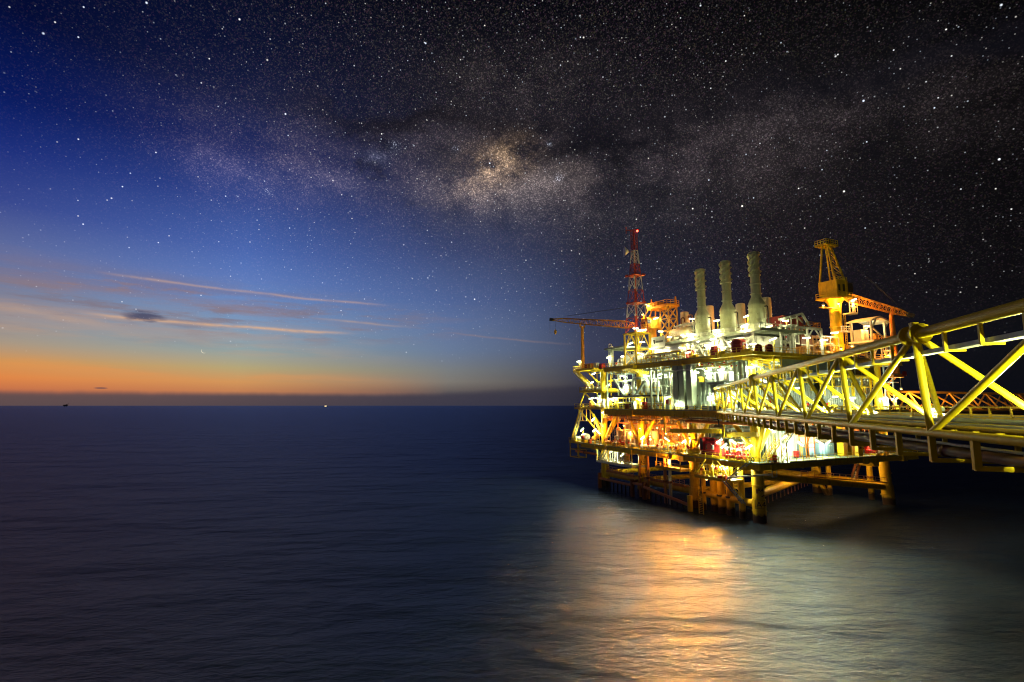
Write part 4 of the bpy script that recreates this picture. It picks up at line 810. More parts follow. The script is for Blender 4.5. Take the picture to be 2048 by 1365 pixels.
# corrugated cabin on the main deck with door, and air conditioners on its roof
t = Thing('deck_cabin', 'grey green corrugated cabin with a door and overhang on the main deck', 'cabin', (0, 8, ZM))
zb0 = ZM+.9; t.part('wall', MB().corr((-1.6, 12.4), (-1.6, 3), zb0, 26.8, 1.15, .4), 'cabin'); t.part('end_wall', MB().corr((-1.6, 3.0), (5.4, 3.0), zb0, 26.8, 1.15, .4), 'cabin'); t.part('far_wall', MB().box(-1.4, 5.4, 12.2, 12.4, zb0, 26.79), 'green')
t.part('roof', MB().box(-1.8, 5.6, 2.8, 12.6, 26.8, 27.0), 'green'); t.part('skid_base', MB().box(-1.5, 5.4, 3.1, 12.3, ZM+.01, zb0), 'dark')
d = t.part('door', MB().box(-1.74, -1.62, 7.4, 8.5, 22.3, 24.5), 'grey'); t.part('door_hood', MB().box(-2.3, -1.62, 7.1, 8.8, 24.7, 24.85), 'dark', d); t.part('overhang', MB().box(-2.4, -1.62, 4.6, 8.9, 26.3, 26.75), 'grey'); t.part('door_step', MB().box(-2.9, -1.8, 6.9, 9, 22.1, 22.25), 'galv')
t.part('wall_box', MB().box(-1.9, -1.62, 9.3, 10, 23, 24), 'white').parent
for i, (y, lb) in enumerate(((9.4, 'white air conditioner with four round fans on the cabin roof'), (5.6, 'white boxy air conditioner on the cabin roof, bridge end'))):
    t = Thing('air_conditioner', lb, 'air conditioner', (-.2, y, 27)); t.part('case', MB().box(-1.4, 1.4, y-1.35, y+1.35, 27.02, 28.9), 'white')
    if not i:
        for yy in (-1, 1):
            for zz in (27.5, 28.35): f = t.part('fan', MB().tube((-1.5, y+yy*.95, zz), (-1.4, y+yy*.95, zz), .3, n=14), 'green'); t.part('grille', MB().tube((-1.53, y+yy*.95, zz), (-1.5, y+yy*.95, zz), .17, n=10), 'dark', f)
    else: t.part('panel', MB().box(-1.45, -1.4, y-.9, y-.1, 27.1, 28.6), 'beige')
t = Thing('cable_bin', 'yellow steel bin on the cabin roof behind the tall ducts', 'bin', (0, 12, 27)); t.part('body', MB().prism([(11.3, 27.02), (12.3, 27.02), (12.8, 28.0), (11.3, 28.0)], 'x', -1.2, 1), 'yellow'); t.part('rim', MB().box(-1.3, 1.1, 11.2, 12.9, 28.0, 28.1), 'yellow')
for i, (y, lb) in enumerate(((18.6, 'tall grey green duct riser, the one next to the ladder frame'), (16.7, 'tall grey green duct riser, the middle one of three'), (14.4, 'tall grey green duct riser touching the corrugated cabin'))):
    t = Thing('duct_riser', lb, 'duct', (-1.6, y, ZM), 'tall grey green duct risers'); t.part('duct', MB().box(-2.5, -1, y-.78, y+.78, ZM+.9, 31), 'green'); r = MB()
    for z in (24, 27, 29.6): r.box(-2.56, -.94, y-.84, y+.84, z, z+.14)
    t.part('flange', r, 'green'); t.part('support', MB().box(-2.3, -1.2, y-.6, y+.6, ZM+.01, ZM+.9), 'dark')
for i, (y, x) in enumerate(((2.1, -1.9), (.9, -1.9), (-.4, -2))):
    t = Thing('service_riser', ('tall slim grey trunk rising just past the bridge end, cabin side', 'tall slim grey trunk rising past the bridge end, middle one', 'tall slim grey trunk rising past the bridge end, corner one')[i], 'duct', (x, y, ZM), 'slim grey trunks at the bridge end'); t.part('trunk', MB().box(x-.3, x+.3, y-.3, y+.3, ZM, 30.6), 'grey'); t.part('flange', MB().box(x-.36, x+.36, y-.36, y+.36, 25, 25.15).box(x-.36, x+.36, y-.36, y+.36, 28, 28.15), 'green')
# ladder frame beside the ducts
t = Thing('framed_ladder', 'slim ladder in a pale frame beside the tall duct risers', 'ladder', (-2.4, 20.4, ZM))
for y in (20.0, 20.8): t.part('stile', MB().beam((-2.5, y, ZM), (-2.5, y, 30), .12), 'green')
r = MB(); [r.beam((-2.5, 20, ZM+.4+k*.4), (-2.5, 20.8, ZM+.4+k*.4), .06) for k in range(21)]; t.part('rung', r, 'green'); t.part('box', MB().box(-2.6, -1.9, 21, 21.9, 22.4, 23.4), 'maroon')
# diagonal white props of the main deck
for i, (a, b, lb) in enumerate((((-2, 42.5, 29), (-2, 38.6, 24.9), 'pale slanting prop on the main deck, sunset end'), ((-2, 29.6, 28.2), (-2, 33, 24.9), 'pale slanting prop on the main deck facing the other one'))):
    t = Thing('slanting_prop', lb, 'prop', b); t.part('prop', MB().beam(a, b, .5, .5), 'green'); t.part('foot', MB().cbox(b[0], b[1], 24.61, .9, .9, .3), 'green')
for i, y in enumerate((45, 27, 22.6)):
    t = Thing('pipe_post', ('pale green post at the sunset end of the main deck', 'pale green post carrying the swan neck pipe on the main deck', 'pale green post by the scaffold of the main deck')[i], 'post', (-2.4, y, ZM)); t.part('post', MB().beam((-2.4, y, ZM), (-2.4, y, ZU-.5), .36), 'green'); t.part('foot', MB().cbox(-2.4, y, ZM, .7, .7, .2), 'green')
# louvred plant room under the upper deck, bridge side far corner
t = Thing('louvre_house', 'dark louvred plant house under the upper deck behind the bridge trusses', 'plant house', (34, 1, 28.8)); t.part('wall', MB().box(26, 40.5, .6, 4, 28.7, 31), 'grey'); lv = MB(); [lv.box(26.4+k*2.4, 28.2+k*2.4, .5, .6, 28.9, 30.7) for k in range(6)]; t.part('louvre', lv, 'dark'); t.part('ledge', MB().box(25.8, 41, .2, 4.2, 28.4, 28.69), 'yellow')
t = Thing('red_cross_beam', 'dull red valve wheel rack on the main deck behind the bridge', 'valve rack', (3.3, -1.6, ZM)); t.part('frame', MB().beam((2.6, -1.8, ZM), (2.6, -1.8, 23.8), .16).beam((4.2, -1.8, ZM), (4.2, -1.8, 23.8), .16).beam((2.6, -1.8, 23.7), (4.2, -1.8, 23.7), .16), 'red')
for k in (0, 1): w_ = MB(); w_.tube((3+k*.8, -2.0, 22.9), (3+k*.8, -1.9, 22.9), .34, n=14); t.part('valve_wheel', w_, 'red')
# ------------------------------------------------------------------ machinery
def vessel_h(label, a, b, r, z, m, legs='yellow', name='horizontal_vessel', cat='vessel', group=None):
    a = Vector(a+(z,)); b = Vector(b+(z,)); t = Thing(name, label, cat, ((a.x+b.x)/2, (a.y+b.y)/2, z-r-.7), group)
    t.part('shell', MB().capsule(a, b, r, 16), m); d = (b-a)
    for f in (.2, .8): p = a+d*f; t.part('saddle', MB().cbox(p.x, p.y, z-r-.7, .5 if abs(d.y) > abs(d.x) else r*1.5, r*1.5 if abs(d.y) > abs(d.x) else .5, .8), legs)
    nz = MB()
    for f in (.3, .6, .9): p = a+d*f; nz.tube(p+Vector((0, 0, r*.9)), p+Vector((0, 0, r+.45)), .16, n=8); nz.tube(p+Vector((0, 0, r+.38)), p+Vector((0, 0, r+.46)), .28, n=10)
    t.part('nozzle', nz, m); bd = MB()
    for f in (.08, .92): p = a+d*f; bd.tube(p-d.normalized()*.06, p+d.normalized()*.06, r+.04, n=16)
    t.part('band', bd, legs); return t
def vessel_v(label, x, y, z, r, h, m, name='vertical_vessel', cat='vessel', group=None, legs='yellow'):
    t = Thing(name, label, cat, (x, y, z), group)
    t.part('shell', MB().lathe(x, y, [(.05, z+.5), (r*.6, z+.55), (r*.9, z+.75), (r, z+1), (r, z+h-.5), (r*.9, z+h-.2), (r*.55, z+h-.03), (.05, z+h)], 16), m)
    lg = [t.part('leg', MB().beam((x+i*r*.7, y+j*r*.7, z), (x+i*r*.7, y+j*r*.7, z+1.1), .14), legs) for i, j in ((-1, -1), (1, -1), (-1, 1), (1, 1))]
    t.part('top_pipe', MB().path([(x, y, z+h-.05), (x, y, z+h+.5), (x-r-.4, y, z+h+.5), (x-r-.4, y, z+.4)], .12, 8, bend=.4), m); t.part('ring', MB().lathe(x, y, [(r, z+h*.5), (r+.07, z+h*.5+.02), (r+.07, z+h*.5+.14), (r, z+h*.5+.16)], 16), legs); return t
def pump(label, x, y, z, m, m2='yellow', s=1, name='pump_set', cat='pump', group=None):
    t = Thing(name, label, cat, (x, y, z), group); t.part('base', MB().cbox(x, y, z, 1.5*s, 2.6*s, .25*s), m2)
    t.part('motor', MB().capsule((x, y-.9*s, z+.85*s), (x, y+.1*s, z+.85*s), .48*s, 14), m); t.part('casing', MB().lathe(x, y+.85*s, [(.5*s, z+.25*s), (.62*s, z+.5*s), (.62*s, z+1.0*s), (.3*s, z+1.2*s), (.22*s, z+1.9*s), (.34*s, z+1.92*s), (.34*s, z+2.05*s)], 14), m)
    t.part('pipe', MB().path([(x, y+.85*s, z+2*s), (x, y+.85*s, z+2.7*s), (x+1.2*s, y+.85*s, z+2.7*s), (x+1.2*s, y+.85*s, z)], .14*s, 8, bend=.4), 'silver'); wv = MB(); wv.tube((x-.75*s, y+.85*s, z+1.4*s), (x-.68*s, y+.85*s, z+1.4*s), .34*s, n=14); wv.tube((x-.7*s, y+.85*s, z+1.4*s), (x-.2*s, y+.85*s, z+1.4*s), .06*s, n=6); t.part('valve_wheel', wv, 'red'); return t
def manifold(label, x, y, z, L, h, m, n=4, axis='y', m2='yellow', group=None, name='pipe_manifold'):
    t = Thing(name, label, 'manifold', (x, y, z), group)
    u = Vector((0, 1, 0)) if axis == 'y' else Vector((1, 0, 0)); v = Vector((1, 0, 0)) if axis == 'y' else Vector((0, 1, 0)); o = Vector((x, y, z))
    for f in (.35, .75): t.part('header', MB().tube(o+u*(-L/2)+Vector((0, 0, h*f)), o+u*(L/2)+Vector((0, 0, h*f)), .2, n=10), m)
    for i in range(n):
        s = -L/2+L*(i+.5)/n
        t.part('branch', MB().path([o+u*s+Vector((0, 0, h*.35)), o+u*s-v*.5+Vector((0, 0, h*.35)), o+u*s-v*.5+Vector((0, 0, h*.95)), o+u*s+v*.6+Vector((0, 0, h*.95))], .11, 8, bend=.3), m)
        vb = MB(); q = o+u*s-v*.5+Vector((0, 0, h*.6)); vb.ball(q.x, q.y, q.z, .24, 10, 6); vb.tube(q-v*.5, q-v*.42, .26, n=12); vb.tube(q-v*.5, q, .05, n=6); t.part('valve', vb, ('red', 'silver', 'yellow')[i % 3])
    fr = MB()
    for s in (-L/2+.1, L/2-.1): fr.beam(o+u*s+v*.2, o+u*s+v*.2+Vector((0, 0, h)), .16); fr.beam(o+u*s-v*.7, o+u*s-v*.7+Vector((0, 0, h)), .16)
    for k in (h*.5, h): fr.beam(o+u*(-L/2+.1)+v*.2+Vector((0, 0, k)), o+u*(L/2-.1)+v*.2+Vector((0, 0, k)), .13); fr.beam(o+u*(-L/2+.1)-v*.7+Vector((0, 0, k)), o+u*(L/2-.1)-v*.7+Vector((0, 0, k)), .13)
    t.part('frame', fr, m2); return t
def panel(label, x, y, z, w_, h, m, face='x', name='instrument_cabinet', cat='panel', group=None):
    t = Thing(name, label, cat, (x, y, z), group); q = (.35, w_/2) if face == 'x' else (w_/2, .35)
    t.part('case', MB().box(x-q[0], x+q[0], y-q[1], y+q[1], z+.12, z+h), m); t.part('plinth', MB().box(x-q[0]+.04, x+q[0]-.04, y-q[1]+.04, y+q[1]-.04, z, z+.12), 'dark')
    if face == 'x': t.part('door', MB().box(x-.39, x-.35, y-w_*.4, y+w_*.4, z+.3, z+h-.2), m); t.part('gauge', MB().box(x-.43, x-.39, y-w_*.2, y+w_*.2, z+h*.62, z+h*.78), 'dark')
    else: t.part('door', MB().box(x-w_*.4, x+w_*.4, y-.39, y-.35, z+.3, z+h-.2), m); t.part('gauge', MB().box(x-w_*.2, x+w_*.2, y-.43, y-.39, z+h*.62, z+h*.78), 'dark')
    return t
def rack(label, x, y0, y1, z0, z1, m, nlev=3, depth=2.2, seed=1, axis='y', pm=('silver', 'white', 'green', 'copper')):
    # steel rack carrying many parallel pipes and bends: frame, pipe runs level by level, droppers with valves
    t = Thing('pipe_rack', label, 'pipe rack', (x, (y0+y1)/2, z0)) if axis == 'y' else Thing('pipe_rack', label, 'pipe rack', ((y0+y1)/2, x, z0)); rn = random.Random(seed)
    def P_(d, s, z): return Vector((x+d, s, z)) if axis == 'y' else Vector((s, x+d, z))
    fr = MB(); n = max(1, round((y1-y0)/3.2))
    for i in range(n+1):
        s = y0+(y1-y0)*i/n
        for d in (0, depth): fr.beam(P_(d, s, z0), P_(d, s, z1), .2)
        for k in range(1, nlev+1): z = z0+(z1-z0)*k/nlev-.05; fr.beam(P_(0, s, z), P_(depth, s, z), .16)
    for k in range(1, nlev+1):
        z = z0+(z1-z0)*k/nlev-.05; fr.beam(P_(0, y0, z), P_(0, y1, z), .15); fr.beam(P_(depth, y0, z), P_(depth, y1, z), .15)
    t.part('frame', fr, m)
    for k in range(1, nlev+1):
        z = z0+(z1-z0)*k/nlev; pos = .25
        while pos < depth-.2:
            r = rn.choice((.07, .1, .14, .2)); s0 = y0+rn.random()*.2*(y1-y0); s1 = y1-rn.random()*.25*(y1-y0); pts = [P_(pos, s0, z+r)]
            if rn.random() < .6: pts = [P_(pos, s0, z-(z1-z0)/nlev*.8), P_(pos, s0, z+r)]
            pts.append(P_(pos, s1, z+r))
            if rn.random() < .6: pts.append(P_(pos, s1, z-(z1-z0)/nlev*.7))
            t.part('pipe', MB().path(pts, r, 8, bend=.35), rn.choice(pm)); pos += r*2+.22+rn.random()*.2
    vm = rn.choice(('silver', 'red', 'yellow'))
    for i in range(int((y1-y0)/1.5)):
        dp = MB(); vv = MB(); s = y0+.5+i*1.5+rn.random()*.5; zt_ = z0+(z1-z0)*rn.randint(1, nlev)/nlev; zb_ = zt_-(z1-z0)/nlev*(.6+rn.random()*.3)
        dp.tube(P_(-.12, s, zb_), P_(-.12, s, zt_), rn.choice((.05, .07, .1)), n=6)
        q = P_(-.12, s, (zb_+zt_)/2); vv.ball(q.x, q.y, q.z, .2, 8, 5)
        t.part('valve', vv, vm, t.part('dropper', dp, pm[1]))
    return t
# upper deck, sunset side
vessel_h('long silver horizontal vessel with a grey lid pipe beside the yellow lattice tower', (3.2, 30.4), (3.2, 19.8), 1.35, 35.4, 'silver')
vessel_h('stubby white horizontal vessel at the sunset end of the upper deck', (3.2, 45), (3.2, 40), 1.3, 34.6, 'white')
vessel_h('white horizontal drum seen through the yellow lattice tower', (2.4, 37.6), (2.4, 33.6), 1.1, 34.2, 'white')
vessel_h('pale horizontal vessel up on a high frame behind the mast', (9, 31.4), (9, 25.6), 1.2, 40.6, 'beige')
vessel_v('slim white vertical column at the sunset edge of the upper deck', -.6, 45.2, ZU, .55, 6.2, 'white'); vessel_v('white vertical vessel between lattice tower and long silver vessel', 6.4, 33, ZU, 1, 6.6, 'white'); vessel_v('cream vertical vessel under the orange braced tower', 7, 28.6, ZU, 1.1, 7.2, 'beige')
rack('pipe rack crowded with pale pipes above the long silver vessel', 6.6, 18, 30, ZU, 38.6, 'white', 3, 2.4, 3, pm=('silver', 'white', 'beige', 'green'))
rack('pipe rack of white pipes behind the yellow lattice tower', 5.6, 34.5, 46, ZU, 37.6, 'white', 3, 2.6, 5, pm=('white', 'silver', 'beige', 'white'))
rack('low pipe rack at the very edge of the upper deck below the long silver vessel', -1.6, 17.5, 30.6, ZU, 34.2, 'white', 2, 1.4, 8, pm=('silver', 'white', 'green', 'yellow'))
rack('high pipe rack with swan neck pipes beside the far spiral stack', 9.5, 24.6, 31.5, 37, 42.6, 'white', 3, 2.6, 12, pm=('silver', 'white', 'beige', 'silver'))
rack('pipe rack around the feet of the stacks, on the stack platform', 13.2, .5, 26, 37.4, 40.6, 'white', 2, 2, 14, pm=('white', 'silver', 'green', 'beige'))
rack('pipe rack behind the turbine enclosures, seen between the stack frames', 13, 1, 27, ZU, 37, 'white', 3, 1.6, 15, pm=('white', 'silver', 'white', 'green'))
rack('white pipe rack under the pale cooler frame', 9.5, 10, 23, ZU, 35.3, 'white', 2, 2.2, 16, axis='x', pm=('white', 'silver', 'green', 'beige'))
rack('cream pipe rack beside the crane pedestal, upper deck', 3.5, 24, 33, ZU, 37.6, 'beige', 3, 2.4, 17, axis='x', pm=('beige', 'silver', 'white', 'copper'))
rack('sodium lit pipe rack beyond the crane pedestal under the shelter', 4.4, 37, 44.5, ZU, 36, 'beige', 2, 2.2, 18, axis='x', pm=('beige', 'silver', 'white', 'copper'))
t = Thing('goose_neck_vent', 'two brown goose neck vent pipes before the far orange intake duct', 'vent pipe', (12, 31, 38)); t.part('pipe', MB().path([(12, 31.4, 38), (12, 31.4, 45), (12, 30.2, 45), (12, 30.2, 43.8)], .18, 8, bend=.6), 'rust'); t.part('pipe', MB().path([(12, 28.6, 38), (12, 28.6, 45.4), (12, 27.4, 45.4), (12, 27.4, 44)], .18, 8, bend=.6), 'rust')
t = Thing('name_sign', 'white sign with a black arrow emblem and black lettering behind the lattice tower', 'sign', (2.0, 29.9, 36.8)); t.part('board', MB().box(2.0, 2.12, 26.6, 31.6, 36.4, 39.2), 'white'); t.part('emblem', MB().prism([(30.9, 38.6), (30.2, 38.5), (30.2, 37.4), (30.7, 37.7)], 'x', 1.95, 1.99), 'black'); lt = MB(); [lt.box(1.95, 1.99, 29.7-k*.34, 29.92-k*.34, 37.7, 38.15) for k in range(8)]; t.part('lettering', lt, 'black'); t.part('post', MB().beam((2.2, 27, ZU), (2.2, 27, 36.5), .16).beam((2.2, 31.3, ZU), (2.2, 31.3, 36.5), .16), 'white')
for lb, x, y, s in (('dark red drum at the foot of the far stack frame', 1.6, 17.9, 1.05), ('dark red drum at the foot of the middle stack frame', 1.6, 10.4, 1.1), ('wide dark red tank between the legs of the stack frame closest to the bridge', 1.4, 4.0, 1.5), ('small dark red drum at the deck corner by the last stack frame leg', 1.6, -.6, .7), ('small dark red drum, outermost at the upper deck corner', 3.4, -1.6, .7)):
    t = Thing('red_drum', lb, 'drum', (x, y, ZU), 'dark red drums on the upper deck edge'); t.part('body', MB().lathe(x, y, [(s*.85, ZU+.3), (s, ZU+.4), (s, ZU+1.6*s+.4), (s*.7, ZU+2*s+.4), (.1, ZU+2.1*s+.4)], 14), 'maroon'); t.part('stand', MB().lathe(x, y, [(s*.7, ZU), (s*.7, ZU+.3)], 10), 'yellow'); r = MB(); [r.lathe(x, y, [(s, ZU+k*s+.4), (s+.05, ZU+k*s+.42), (s+.05, ZU+k*s+.5), (s, ZU+k*s+.52)], 14) for k in (.3, 1.1)]; t.part('hoop', r, 'maroon')
for lb, x, y, m in (('yellow valve skid on the deck edge by the far stack frame', 0, 15, 'yellow'), ('yellow pump skid at the deck edge by the middle stack frame', 0, 7.4, 'yellow'), ('yellow handwheel skid near the upper deck corner', .6, 1.4, 'yellow'), ('white pump skid behind the low edge pipe rack', 1.2, 24, 'white'), ('pale pump skid under the stubby white vessel', .2, 42.6, 'white')): pump(lb, x, y, ZU, m, 'yellow', .9)
for lb, x, y, m in (('red hose box on the balcony at the sunset end', -1.6, 48.5, 'red'), ('orange life raft box by the balcony rail', -2, 53.4, 'orange'), ('white chest on the balcony at the sunset end', -1.8, 51.2, 'white'), ('red fire box by the balcony rail at the sunset end, beside the white chest', -2.2, 55.2, 'red')):
    z = ZU+.4 if y > 49.9 else ZU; t = Thing('deck_box', lb, 'box', (x, y, z)); t.part('body', MB().cbox(x, y, z+.1, 1.1, 1.5, 1.2), m); t.part('lid', MB().cbox(x, y, z+1.31, 1.2, 1.6, .15), m); t.part('skid', MB().cbox(x, y, z, 1, 1.4, .1), 'dark')
# main deck, sunset side
rack('dense rack of pale pipes under the upper deck, main deck sunset end', 1.5, 34.6, 45.5, 24.7, 30.6, 'green', 3, 2.4, 21, pm=('silver', 'white', 'green', 'silver'))
rack('dense rack of pale pipes under the upper deck, main deck beside the swan neck pipe', 1.5, 23.8, 33.6, 24.7, 30.8, 'green', 3, 2.4, 22, pm=('silver', 'white', 'green', 'beige'))
rack('overhead rack of grey green pipes above the corrugated cabin', -1.8, 1, 13.6, 29.4, 31, 'green', 2, 4.4, 23, pm=('green', 'silver', 'yellow', 'grey'))
rack('overhead rack of grey green pipes along the edge girder, sunset half', -2.4, 22, 45, 30.2, 31.2, 'green', 1, 1.5, 24, pm=('green', 'grey', 'silver', 'green'))
rack('valve rack in yellow frames below the dark mezzanine, sunset end', -1.8, 34, 45, ZM, 24.1, 'yellow', 2, 1.8, 25, pm=('silver', 'white', 'yellow', 'silver'))
rack('valve rack in yellow frames below the dark mezzanine, cabin end', -1.8, 23.2, 33.4, ZM, 24.1, 'yellow', 2, 1.8, 26, pm=('silver', 'white', 'yellow', 'silver'))
rack('orange tinted pipe stack beside the slim ladder', .4, 21, 23.4, ZM, 30.4, 'beige', 5, 2.2, 27, pm=('copper', 'beige', 'silver', 'white'))
vessel_v('round white vertical vessel on the dark mezzanine, sunset half', -.2, 39.2, 24.6, .95, 3, 'white'); vessel_v('tall cream vertical vessel beside the swan neck pipe', -.2, 31.6, 24.6, .95, 3.8, 'white'); vessel_v('white vertical vessel under the slanting prop of the mezzanine', -.2, 27.8, 24.6, .9, 3.4, 'white'); vessel_v('slim cream vertical vessel by the ladder frame', 1.2, 22.4, ZM, .7, 4.6, 'beige')
t = Thing('swan_neck_pipe', 'thick silver swan neck pipe bending over on the dark mezzanine', 'pipe', (-1.6, 34.4, 24.6)); t.part('pipe', MB().path([(-1.6, 35, 24.6), (-1.6, 35, 28.9), (-1.6, 32.6, 28.9), (.6, 32.6, 28.9)], .34, 14, bend=1.2), 'silver'); t.part('flange', MB().tube((-1.6, 35, 25), (-1.6, 35, 25.2), .5, n=14), 'silver')
t = Thing('hung_pipe', 'pale pipe dropping in a step below the upper deck edge by the tall ducts', 'pipe', (-2.6, 20, 31)); t.part('pipe', MB().path([(-2.7, 29, 30.6), (-2.7, 24.4, 30.6), (-2.7, 24.4, 23)], .2, 10, bend=.8), 'green'); t.part('pipe', MB().path([(-2.6, 22, 29.8), (-2.6, 13.2, 29.8), (-2.6, 13.2, 31), (-2.6, 11, 31)], .16, 10, bend=.4), 'white')
for lb, y, m, h in (('red fire cabinet at the main deck edge below the cream vessel', 29.4, 'red', 1.9), ('small red cabinet at the main deck edge, sunset end', 36.6, 'maroon', 1.4), ('pale instrument panel at the main deck edge by the yellow frames', 33.7, 'white', 2), ('pink lit tool cabinet at the foot of the bridge', 1.6, 'red', 2.3)): panel(lb, -2.5 if y > 5 else -1.2, y, ZM, 1.1 if y > 5 else 1.9, h, m)
t = Thing('bollard_bin', 'yellow bin with a dark lid standing at the bridge landing', 'bin', (-2.4, 3.2, ZM)); t.part('body', MB().lathe(-2.4, 3.4, [(.42, ZM), (.46, ZM+1.5)], 14), 'yellow'); t.part('lid', MB().lathe(-2.4, 3.4, [(.5, ZM+1.5), (.5, ZM+1.75)], 14), 'maroon')
for lb, a in (('yellow pump on the sunset end balcony at main deck level', (0, 50.5, 21.4)), ('white pump on the middle sunset end balcony', (0, 52, 26.2)), ('red and white hose reel pump on the middle balcony by the rail', (-1.6, 55.4, 26.2))): pump(lb, a[0], a[1], a[2], 'white' if 'white' in lb else 'yellow', 'yellow', .9)
panel('orange cabinet on the main deck balcony at the sunset end', -1.4, 54.4, 21.4, 1.4, 1.8, 'orange'); panel('tall white cabinet standing beside column A1 on the balcony', 1.6, 54.6, 21.4, 1.2, 3.6, 'white'); panel('blue tinted slim cabinet by the balcony stair head', -2.2, 47.4, 21.4, .8, 2.4, 'white')
rack('pipe rack of the sunset end balconies', 2.4, 46.6, 57, 21.4, 31.6, 'yellow', 4, 2.6, 31, pm=('white', 'yellow', 'silver', 'yellow'))
# main deck, bridge side: pumps and boxes along the edge, seen through the bridge
for i, (x, lb, m) in enumerate(((4.6, 'yellow pump at the main deck edge, nearest column A4', 'yellow'), (12.2, 'yellow pump at the main deck edge behind the fourth bridge bay', 'yellow'), (18.5, 'white pump on the main deck edge in front of the grey wall', 'white'), (24.8, 'yellow pump in front of the grey wall, crane side', 'yellow'), (31.4, 'white pump in front of the dull wall beyond the crane pedestal', 'white'))): pump(lb, x, .6, ZM, m, 'yellow', .9)
rack('yellow pipe rack between stair and grey wall, seen through the bridge', 3.2, 6, 25, ZM+4.2, 31, 'yellow', 3, 1.8, 33, axis='x', pm=('yellow', 'white', 'silver', 'green'))
rack('pipe rack high on the dull wall of the far corner', 1.8, 27, 44, 24.2, 28.4, 'yellow', 2, 1.8, 34, axis='x', pm=('yellow', 'grey', 'silver', 'green'))
panel('white lit box cabinet at the far corner of the main deck', 43, .6, ZM, 2.6, 3.0, 'white', 'y'); panel('pale cabinet on the main deck by the crane pedestal', 32.4, 1.6, ZM, 1.6, 2.4, 'white', 'y'); panel('grey cabinet against the grey main deck wall', 15.2, 4.9, ZM, 2, 2.4, 'green', 'y')
# cellar deck, sunset side
rack('orange lit rack of pipes under the main deck along the cellar deck, sunset half', -1.8, 23, 48, 17.8, 19.6, 'copper', 2, 3.2, 41, pm=('copper', 'orange', 'beige', 'rust'))
rack('dim rack of brown pipes under the main deck over the red engine', -1.6, 2.6, 21.4, 17.9, 19.5, 'green', 2, 3.4, 42, pm=('rust', 'green', 'copper', 'grey'))
rack('sodium lit rack of pipes at the back of the cellar deck near column A1', 3.4, 36, 48.6, ZC, 17.2, 'orange', 3, 2.2, 43, pm=('copper', 'beige', 'orange', 'silver'))
rack('sodium lit rack of pipes at the back of the cellar deck past column A2', 2.6, 22.4, 32.6, ZC, 17, 'orange', 3, 2.2, 44, pm=('copper', 'beige', 'orange', 'silver'))
vessel_v('bright sodium lit vertical tank between columns A1 and A2', .2, 39.2, ZC, 1.15, 4, 'beige'); vessel_v('slim orange lit vertical tank beside the lone ladder on the cellar deck', 1, 44.4, ZC, .8, 4.2, 'beige'); vessel_v('orange vertical vessel close to column A2', 1.6, 31, ZC, .9, 4.6, 'beige')
for lb, x, y, m in (('orange pump skid at the cellar deck edge close to column A1', -1.4, 46.4, 'orange'), ('brown pump skid between the slim tank and the ladder', -1.6, 42.4, 'copper'), ('red pump skid between bright tank and slim tank', -1, 41, 'red'), ('white pump skid in front of column A2', -1.6, 35.8, 'white'), ('pale pump skid just past column A2', -1.6, 31.2, 'white'), ('grey pump skid under the slanting tube lamps', -1.6, 28.2, 'silver'), ('pale pump skid near the tall beige wall', -1.6, 24.8, 'white')): pump(lb, x, y, ZC, m, 'yellow', .95)
manifold('silver manifold at the cellar deck edge past column A2', -1, 22.8, ZC, 3, 2, 'silver', 4)
t = Thing('single_ladder', 'dark upright ladder standing on the cellar deck edge near the slim tank', 'ladder', (-3.2, 41.6, ZC))
for y in (41.3, 42): t.part('stile', MB().beam((-3.2, y, ZC), (-3.2, y, 16.4), .1), 'dark')
r = MB(); [r.beam((-3.2, 41.3, ZC+.4+k*.42), (-3.2, 42, ZC+.4+k*.42), .06) for k in range(12)]; t.part('rung', r, 'dark'); t.part('hook', MB().beam((-3.2, 41.3, 16.4), (-3.2, 43.4, 16.4), .12), 'dark')
# big sloping orange duct near column A1
t = Thing('sloping_duct', 'large orange lit sloping duct running down past column A1', 'duct', (0, 53, ZC)); t.part('duct', MB().path([(1.4, 48.4, 18.6), (1.4, 51.8, 18.2), (1.4, 56, ZC+1.6), (1.4, 58, ZC+1)], .7, 14, bend=1.6), 'orange'); t.part('support', MB().beam((1.4, 53.6, ZC), (1.4, 53.6, 15), .2), 'yellow')
t = Thing('life_raft', 'white life raft canister with orange red end at the outer cellar deck corner', 'life raft', (-1.8, 57.6, ZC)); t.part('canister', MB().capsule((-1.8, 56.2, 12.9), (-1.8, 58.4, 12.9), .95, 16), 'white'); t.part('end_cap', MB().tube((-2.95, 57.3, 12.9), (-2.72, 57.3, 12.9), .6, n=16), 'red'); t.part('cradle', MB().cbox(-1.8, 57.3, ZC+.11, 1.8, 2.2, .7), 'yellow')
t = Thing('hoist_drum', 'yellow and pale winch drum at the tip of the lowest balcony', 'winch', (-1.8, 62, ZC)); t.part('drum', MB().tube((-2.6, 62, 12.2), (-.8, 62, 12.2), .65, n=16), 'white'); t.part('cheek', MB().tube((-2.75, 62, 12.2), (-2.6, 62, 12.2), .85, n=16).tube((-.8, 62, 12.2), (-.65, 62, 12.2), .85, n=16), 'yellow'); t.part('base', MB().cbox(-1.7, 62, ZC+.11, 2.4, 1.8, .4), 'yellow')
panel('small maroon box at the cellar deck rail near the sloping duct', -3, 53.2, ZC, .7, 1.2, 'maroon')
t = Thing('grey_duct', 'curved blue grey duct slung below the cellar deck at the sunset end', 'duct', (-2, 52, 10)); t.part('duct', MB().path([(-2.2, 59.4, 9.9), (-2.2, 54, 9.9), (-2.2, 50.6, 9.4), (-2.2, 49.2, 7.6)], .5, 14, bend=1.5), 'blue'); t.part('band', MB().tube((-2.2, 56, 9.9), (-2.2, 56.2, 9.9), .58, n=14), 'grey')
